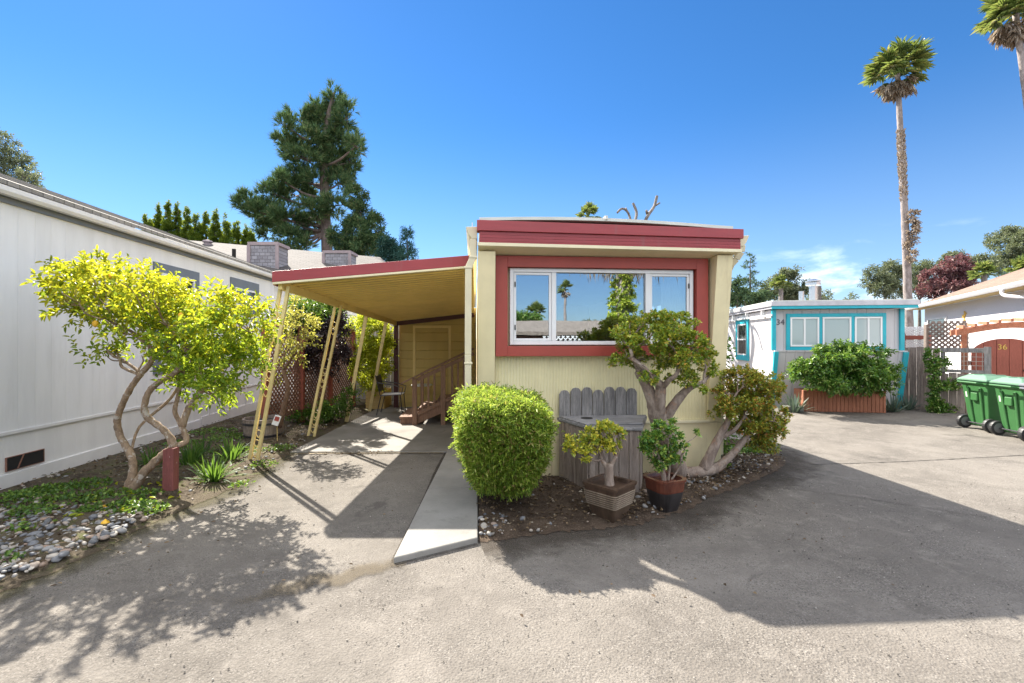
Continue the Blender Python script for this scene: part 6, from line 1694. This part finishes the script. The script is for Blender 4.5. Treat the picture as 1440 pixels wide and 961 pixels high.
# tall palms
cpm = at_d(1262, 102, 20.5)
fan_palm('fan_palm', 'tall slender fan palm with shaggy trunk behind the turquoise trimmed home', 'palm', base_d(1280, 20.5), cpm, 1.38, 46, 44, BK['palm'], .15, group='tall fan palms', boots=(.56, .78, 900), mid=(.06, 0, 0))
fan_palm('fan_palm', 'fan palm cut off by the top right corner of the photo', 'palm', base_d(1500, 17.5), at_d(1428, 20, 17.5), 1.34, 44, 44, BK['palm'], .15, group='tall fan palms')
iv2 = thing('trunk_creeper', 'dead brown creeper clinging to the trunk of the tall palm', 'vine', at_d(1281, 370, 20.3))
P, D, kn = clump_points(px_clumps([(1283, 300, 4, 5), (1284, 312, 5, 4), (1282, 325, 5, 9), (1284, 345, 5, 10), (1282, 360, 4, 6)], 20.2, 1, .1), 190, 6)
p, d_ = sprigs(P, D, 5, .12, 1.0); v, f = blades(p, d_, .16 * rng.uniform(.5, 1.2, len(p)), .06, .3, .2); np_mesh('leaves', v, f, LF['palm_dead'], iv2)

needle_tree('cedar_tree', 'sparse cedar with level boughs between the two mobile homes', 'tree', base_d(1055, 24), (480 - 356) * 24 / FPX + EYE, (lambda t: 1.5 * max(.06, 1 - t) ** .8), LF['cedar'], BK['pine'], 14, 5, nl=.16, nw=.035, dens=24, droop=.05, curve_up=.22, start=.25)
broadleaf('round_tree', 'bushy olive green tree right of the sparse cedar', 'tree', base_d(1102, 26), [base_d(1102, 26), base_d(1102, 26, 2.6)], px_clumps([(1085, 408, 12, 12), (1105, 398, 16, 14), (1120, 410, 12, 12), (1100, 416, 18, 8), (1128, 400, 6, 5), (1112, 384, 10, 3), (1098, 388, 5, 3)], 26, 1.1, .5), LF['euc'], BK['grey'], 480, 8, .2, .07, .3)
fan_palm('small_palm', 'little palm crown in front of the bushy olive tree', 'palm', base_d(1098, 24), at_d(1098, 402, 24), .6, 30, 0, BK['palm'], .15)
broadleaf('dark_bush', 'dark low tree behind the left end of the turquoise trimmed home', 'tree', base_d(1045, 22), [base_d(1045, 22), base_d(1045, 22, 2)], px_clumps([(1040, 418, 12, 10), (1055, 418, 14, 9), (1030, 408, 8, 16), (1072, 420, 12, 7)], 22, 1.1, .4), LF['cedar'], BK['grey'], 360, 8, .17, .06, .25)
broadleaf('small_tree', 'thin small tree around the base of the distant pole', 'tree', base_d(1150, 31), [base_d(1150, 31), base_d(1150, 31, 2.6)], px_clumps([(1142, 418, 8, 5), (1158, 416, 8, 5), (1150, 424, 12, 4), (1195, 420, 7, 4)], 31, 1, .4), LF['euc'], BK['grey'], 110, 7, .2, .07, .3)
broadleaf('eucalyptus_tree', 'loose grey green eucalyptus left of the tall palm trunk', 'tree', base_d(1245, 30), [base_d(1245, 30), base_d(1245, 30, 3), base_d(1245, 30, 4.5)], px_clumps([(1232, 388, 10, 10), (1250, 384, 14, 12), (1265, 392, 10, 14), (1240, 405, 16, 10), (1260, 410, 14, 8), (1225, 398, 6, 10)], 30, 1.1, .6), LF['euc'], BK['grey'], 560, 8, .22, .07, .4)
broadleaf('eucalyptus_tree', 'loose grey green eucalyptus right of the tall palm trunk', 'tree', base_d(1293, 31), [base_d(1293, 31), base_d(1293, 31, 3), base_d(1293, 31, 4.5)], px_clumps([(1290, 385, 10, 14), (1302, 378, 6, 8), (1300, 395, 12, 10), (1285, 405, 8, 10), (1310, 400, 10, 10)], 31, 1.1, .6), LF['euc'], BK['grey'], 430, 8, .22, .07, .4)
broadleaf('purple_tree', 'reddish purple leaved tree behind the tan roof', 'tree', base_d(1335, 27), [base_d(1335, 27), base_d(1335, 27, 2.5), base_d(1335, 27, 3.6)], px_clumps([(1315, 390, 14, 10), (1335, 380, 16, 12), (1352, 385, 14, 14), (1310, 408, 16, 10), (1335, 402, 20, 12), (1358, 402, 14, 10), (1345, 368, 10, 7)], 27, 1.1, .6), LF['purple'], BK['grey'], 900, 8, .17, .08, .3)
broadleaf('olive_tree', 'olive green tree top behind the purple leaved tree', 'tree', base_d(1348, 31), [base_d(1348, 31), base_d(1348, 31, 4.5)], px_clumps([(1345, 364, 14, 8), (1360, 370, 12, 9), (1335, 372, 10, 8), (1382, 372, 14, 10), (1372, 365, 8, 6)], 31, 1.1, .5), LF['euc'], BK['grey'], 420, 8, .2, .08, .3)
broadleaf('tall_eucalyptus', 'tall grey green eucalyptus crown at the right edge beneath the palm', 'tree', base_d(1425, 33), [base_d(1425, 33), base_d(1425, 33, 4), base_d(1424, 33, 6)], px_clumps([(1412, 335, 14, 12), (1428, 330, 14, 12), (1442, 340, 14, 14), (1405, 345, 9, 8), (1425, 352, 18, 10), (1402, 368, 14, 10), (1425, 375, 20, 12), (1450, 365, 16, 20)], 33, 1.1, .8), LF['euc'], BK['grey'], 950, 8, .22, .08, .4)
fan_palm('small_palm', 'bright little palm crown behind the middle of the tan roof', 'palm', base_d(1384, 21), at_d(1384, 386, 21), .62, 40, 0, BK['palm'], .16)
fan_palm('small_palm', 'bright little palm crown above the tan roof at the right edge', 'palm', base_d(1437, 19), at_d(1440, 380, 19), .62, 40, 0, BK['palm'], .16)
strap_plant('blue_agave', 'blue green spiky agave top behind the tan roof', 'plant', at_d(1415, 398, 20), 40, .8, .08, LF['agave'], stiff=.9)

# ------------------------------------------------------------------ across the street behind the viewer (seen in the window glass)
an = thing('opposite_home', 'low pale roofed home with dark wall across the street, mirrored in the front window', 'house', (3, -11, 0))
mb = MB(); mb.box((-9, -15, 0), (8.5, -11, 1.9)); mb.build('wall', M['lattice_brown'], an)
mb = MB(); mb.box((-9.4, -15.4, 1.95), (9, -10.5, 2.12)); mb.hexa([(-9.4, -15.4, 2.121), (9, -15.4, 2.121), (9, -10.5, 2.121), (-9.4, -10.5, 2.121)], [(-9.4, -13.2, 2.75), (9, -13.2, 2.75), (9, -12.8, 2.75), (-9.4, -12.8, 2.75)]); mb.build('roof', M['street_roof'], an)
for x_ in (-4, 2.4, 5):
    mb = MB(); mb.box((x_, -10.99, .9), (x_ + 1.5, -10.95, 1.7)); mb.build('window', M['glass3'], an)
lt2 = thing('street_lattice', 'white lattice screen across the street, mirrored in the front window', 'trellis', (4, -9.6, 0))
mb = MB(); mb.lattice(V(3.0, -9.6, .3), (1, 0, 0), 2.6, 1.6, .22, .05, .012, (0, 1, 0)); mb.build('slats', M['white'], lt2)
broadleaf('street_shrub', 'dark shrub across the street, mirrored in the front window', 'shrub', V(5.6, -9.2, 0), [V(5.6, -9.2, 0), V(5.6, -9.2, .5)], [(V(5.0, -9.0, .8), .7, .5, .7), (V(6.2, -9.0, .9), .8, .5, .8)], LF['bush'], BK['twig'], 300, 8, .1, .05, .2)
ip = thing('ivy_palm', 'thick palm trunk wrapped in yellow green ivy across the street', 'palm', (6.35, -8.2, 0))
mb = MB(); mb.tube([(6.35, -8.2, 0), (6.35, -8.2, 5.2)], [.3, .28], 12); mb.build('trunk', BK['palm'], ip, smooth=True)
cl = [(V(6.35 + random.uniform(-.1, .1), -8.2, z), .62 * w_, .6 * w_, .5) for z, w_ in ((.5, .9), (1.0, 1.0), (1.6, 1.15), (2.2, 1.2), (2.8, 1.1), (3.4, 1.0), (4.0, .85), (4.5, .7))]
P, D, kn = clump_points(cl, 1500, 12, .4, .7); p, d_ = sprigs(P, D, 6, .12, 1.0); v, f = blades(p, d_, .11 * rng.uniform(.6, 1.2, len(p)), .08, .2, .2); np_mesh('ivy', v, f, LF['ivy'], ip)
n_ = 260; P = np.stack([6.35 + rng.normal(size=n_) * .9, -8.2 + rng.normal(size=n_) * .6, rng.uniform(4.9, 5.4, n_)], 1); v, f = blades(P, np.tile([0, 0, -1.0], (n_, 1)) + rng.normal(size=(n_, 3)) * .25, rng.uniform(.5, 1.0, n_), .035, .3, .1); np_mesh('dead_skirt', v, f, LF['palm_dead'], ip)
fan_palm('street_palm', 'fan palm far across the street, mirrored in the front window', 'palm', V(6.3, -36, 0), V(6.3, -36, 4.6), 1.3, 34, 16, BK['palm'], .2)
fan_palm('street_palm', 'very tall fan palm farther across the street, mirrored in the glass', 'palm', V(10.2, -40, 0), V(10.2, -40, 7.6), 1.1, 26, 22, BK['palm'], .2)
broadleaf('street_tree', 'round green tree across the street, mirrored in the left of the window', 'tree', V(3.0, -26, 0), [V(3.0, -26, 0), V(3.0, -26, 1.6)], [(V(2.2, -26, 2.5), 1.6, 1.4, 1.0), (V(4.0, -26, 2.8), 1.5, 1.4, 1.1), (V(3.0, -26, 3.4), 1.4, 1.3, .8)], LF['bush'], BK['grey'], 700, 8, .22, .1, .35)
broadleaf('street_tree', 'pale olive tree across the street, mirrored above the opposite roof', 'tree', V(8.5, -24, 0), [V(8.5, -24, 0), V(8.5, -24, 1.6)], [(V(8.2, -24, 2.6), 1.3, 1.2, .8), (V(9.6, -24, 2.4), 1.2, 1.2, .8)], LF['euc'], BK['grey'], 420, 8, .22, .09, .35)
broadleaf('street_tree', 'small dark tree across the street, mirrored at the left pane', 'tree', V(.9, -24, 0), [V(.9, -24, 0), V(.9, -24, 1.6)], [(V(.9, -24, 2.6), .7, .7, .6)], LF['cedar'], BK['grey'], 160, 8, .2, .08, .3)

# ------------------------------------------------------------------ sky, sun, camera
SX_, SY2 = .55, -.875           # shadow of a one metre post
el = math.atan(1 / math.hypot(SX_, SY2))
az = math.atan2(-SX_, -SY2)    # clockwise from +Y
w = bpy.data.worlds.new('World'); SC.world = w; w.use_nodes = True
nt = w.node_tree; bgn = nt.nodes['Background']
sky = nt.nodes.new('ShaderNodeTexSky'); sky.sky_type = 'NISHITA'; sky.sun_disc = False
sky.sun_elevation = el; sky.sun_rotation = az % (2 * PI); sky.altitude = 0; sky.air_density = 1.0; sky.dust_density = SKY_DUST; sky.ozone_density = SKY_OZONE
L_ = nt.links.new
tc = nt.nodes.new('ShaderNodeTexCoord')
def wm(op, a, b=0.0, clamp=False):
    nd = nt.nodes.new('ShaderNodeMath'); nd.operation = op; nd.use_clamp = clamp
    for i, x in enumerate((a, b)):
        if isinstance(x, (int, float)): nd.inputs[i].default_value = x
        else: L_(x, nd.inputs[i])
    return nd.outputs[0]
def ws(x, a, b, lo=0.0, hi=1.0):
    nd = nt.nodes.new('ShaderNodeMapRange'); nd.interpolation_type = 'SMOOTHSTEP'; L_(x, nd.inputs[0])
    for i, v_ in enumerate((a, b, lo, hi)): nd.inputs[i + 1].default_value = v_
    return nd.outputs[0]
sp = nt.nodes.new('ShaderNodeSeparateXYZ'); L_(tc.outputs['Generated'], sp.inputs[0])
mp = nt.nodes.new('ShaderNodeMapping'); mp.inputs['Scale'].default_value = (2.2, 2.2, 6.5); mp.inputs['Location'].default_value = CLOUD_OFF; L_(tc.outputs['Generated'], mp.inputs[0])
nz = nt.nodes.new('ShaderNodeTexNoise'); nz.inputs['Scale'].default_value = 2.6; nz.inputs['Detail'].default_value = 8; nz.inputs['Roughness'].default_value = .58; nz.inputs['Distortion'].default_value = .25; L_(mp.outputs[0], nz.inputs['Vector'])
band = wm('MULTIPLY', ws(sp.outputs['Z'], .0, .07), ws(sp.outputs['Z'], .10, .21, 1, 0))
east = ws(sp.outputs['X'], .35, .62)
cld = wm('MULTIPLY', wm('MULTIPLY', ws(nz.outputs['Fac'], .50, .70), band), east)
cld = wm('MULTIPLY', cld, .45)
# unseen broken cloud behind the viewer, added to brighten the shaded fronts
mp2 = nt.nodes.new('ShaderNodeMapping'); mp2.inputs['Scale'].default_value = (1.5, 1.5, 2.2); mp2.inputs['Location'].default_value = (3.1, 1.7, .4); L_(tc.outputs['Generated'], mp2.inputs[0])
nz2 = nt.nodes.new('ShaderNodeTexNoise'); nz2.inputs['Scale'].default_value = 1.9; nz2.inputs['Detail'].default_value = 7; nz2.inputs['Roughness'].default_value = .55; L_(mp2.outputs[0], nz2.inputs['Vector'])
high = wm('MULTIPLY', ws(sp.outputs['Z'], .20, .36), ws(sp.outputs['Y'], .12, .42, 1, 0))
fill_cld = wm('MULTIPLY', ws(nz2.outputs['Fac'], FILL_CLOUD_T, FILL_CLOUD_T + .14), high)
cld = wm('MAXIMUM', cld, fill_cld)
hs = nt.nodes.new('ShaderNodeHueSaturation'); hs.inputs['Saturation'].default_value = SKY_SAT; hs.inputs['Value'].default_value = 1.0; L_(sky.outputs[0], hs.inputs['Color'])
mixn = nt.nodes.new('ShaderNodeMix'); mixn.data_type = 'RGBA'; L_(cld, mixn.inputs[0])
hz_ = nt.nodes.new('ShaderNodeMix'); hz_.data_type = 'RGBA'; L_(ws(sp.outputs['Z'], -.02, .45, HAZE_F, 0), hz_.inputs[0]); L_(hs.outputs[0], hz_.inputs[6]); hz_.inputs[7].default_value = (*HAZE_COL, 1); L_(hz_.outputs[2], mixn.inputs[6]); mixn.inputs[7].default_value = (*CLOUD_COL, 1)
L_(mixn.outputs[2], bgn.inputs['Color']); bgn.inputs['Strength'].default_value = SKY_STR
sl = bpy.data.lights.new('sun', 'SUN'); sl.energy = SUN_STR; sl.angle = math.radians(.55); sl.color = (1.0, .93, .82)
so = bpy.data.objects.new('sun', sl); COL.objects.link(so)
so.rotation_euler = Vector((SX_, SY2, -1)).to_track_quat('-Z', 'Y').to_euler()
so.location = (-6, 9, 12)
cam = bpy.data.cameras.new('camera'); cam.lens = 16; cam.sensor_width = 36; cam.clip_end = 1000; cam.clip_start = .05
co = bpy.data.objects.new('camera', cam); COL.objects.link(co); co.location = (0, 0, EYE); co.rotation_euler = (PI / 2, 0, -YAW)
SC.camera = co
SC.view_settings.view_transform = 'Standard'; SC.view_settings.look = 'None'; SC.view_settings.gamma = 1; SC.view_settings.use_curve_mapping = False
SC.view_settings.exposure = EXPOSURE
SC.render.engine = 'CYCLES'
SC.cycles.max_bounces = 8; SC.cycles.transparent_max_bounces = 12; SC.cycles.caustics_reflective = False; SC.cycles.caustics_refractive = False
# what closes the gap between the two homes when seen from a step aside
rf_ = thing('rear_fence', 'plain grey board fence far behind the yellow home', 'fence', (5, 23, 0))
mb = MB(); x = -1.8
while x < 11.5: mb.box((x, 23 + random.uniform(-.006, .006), 0), (x + .14, 23.02, 1.8 + random.uniform(-.03, .03))); x += .15
mb.build('boards', M['weathered_warm'], rf_)
broadleaf('yard_tree', 'leafy green tree hidden behind the yellow home', 'tree', V(4.2, 25, 0), [V(4.2, 25, 0), V(4.2, 25, 1.8)], [(V(3.2, 25, 3.0), 1.5, 1.3, 1.2), (V(5.0, 25, 3.2), 1.6, 1.3, 1.3), (V(4.2, 25, 4.2), 1.3, 1.2, .9)], LF['euc'], BK['grey'], 700, 8, .2, .08, .35)
broadleaf('yard_tree', 'broad dark shrubby tree over the far board fence', 'tree', V(7.6, 26, 0), [V(7.6, 26, 0), V(7.6, 26, 1.2)], [(V(6.9, 26, 2.0), 1.2, 1.2, .8), (V(8.4, 26, 2.1), 1.2, 1.2, .8)], LF['cedar'], BK['grey'], 420, 8, .2, .08, .35)
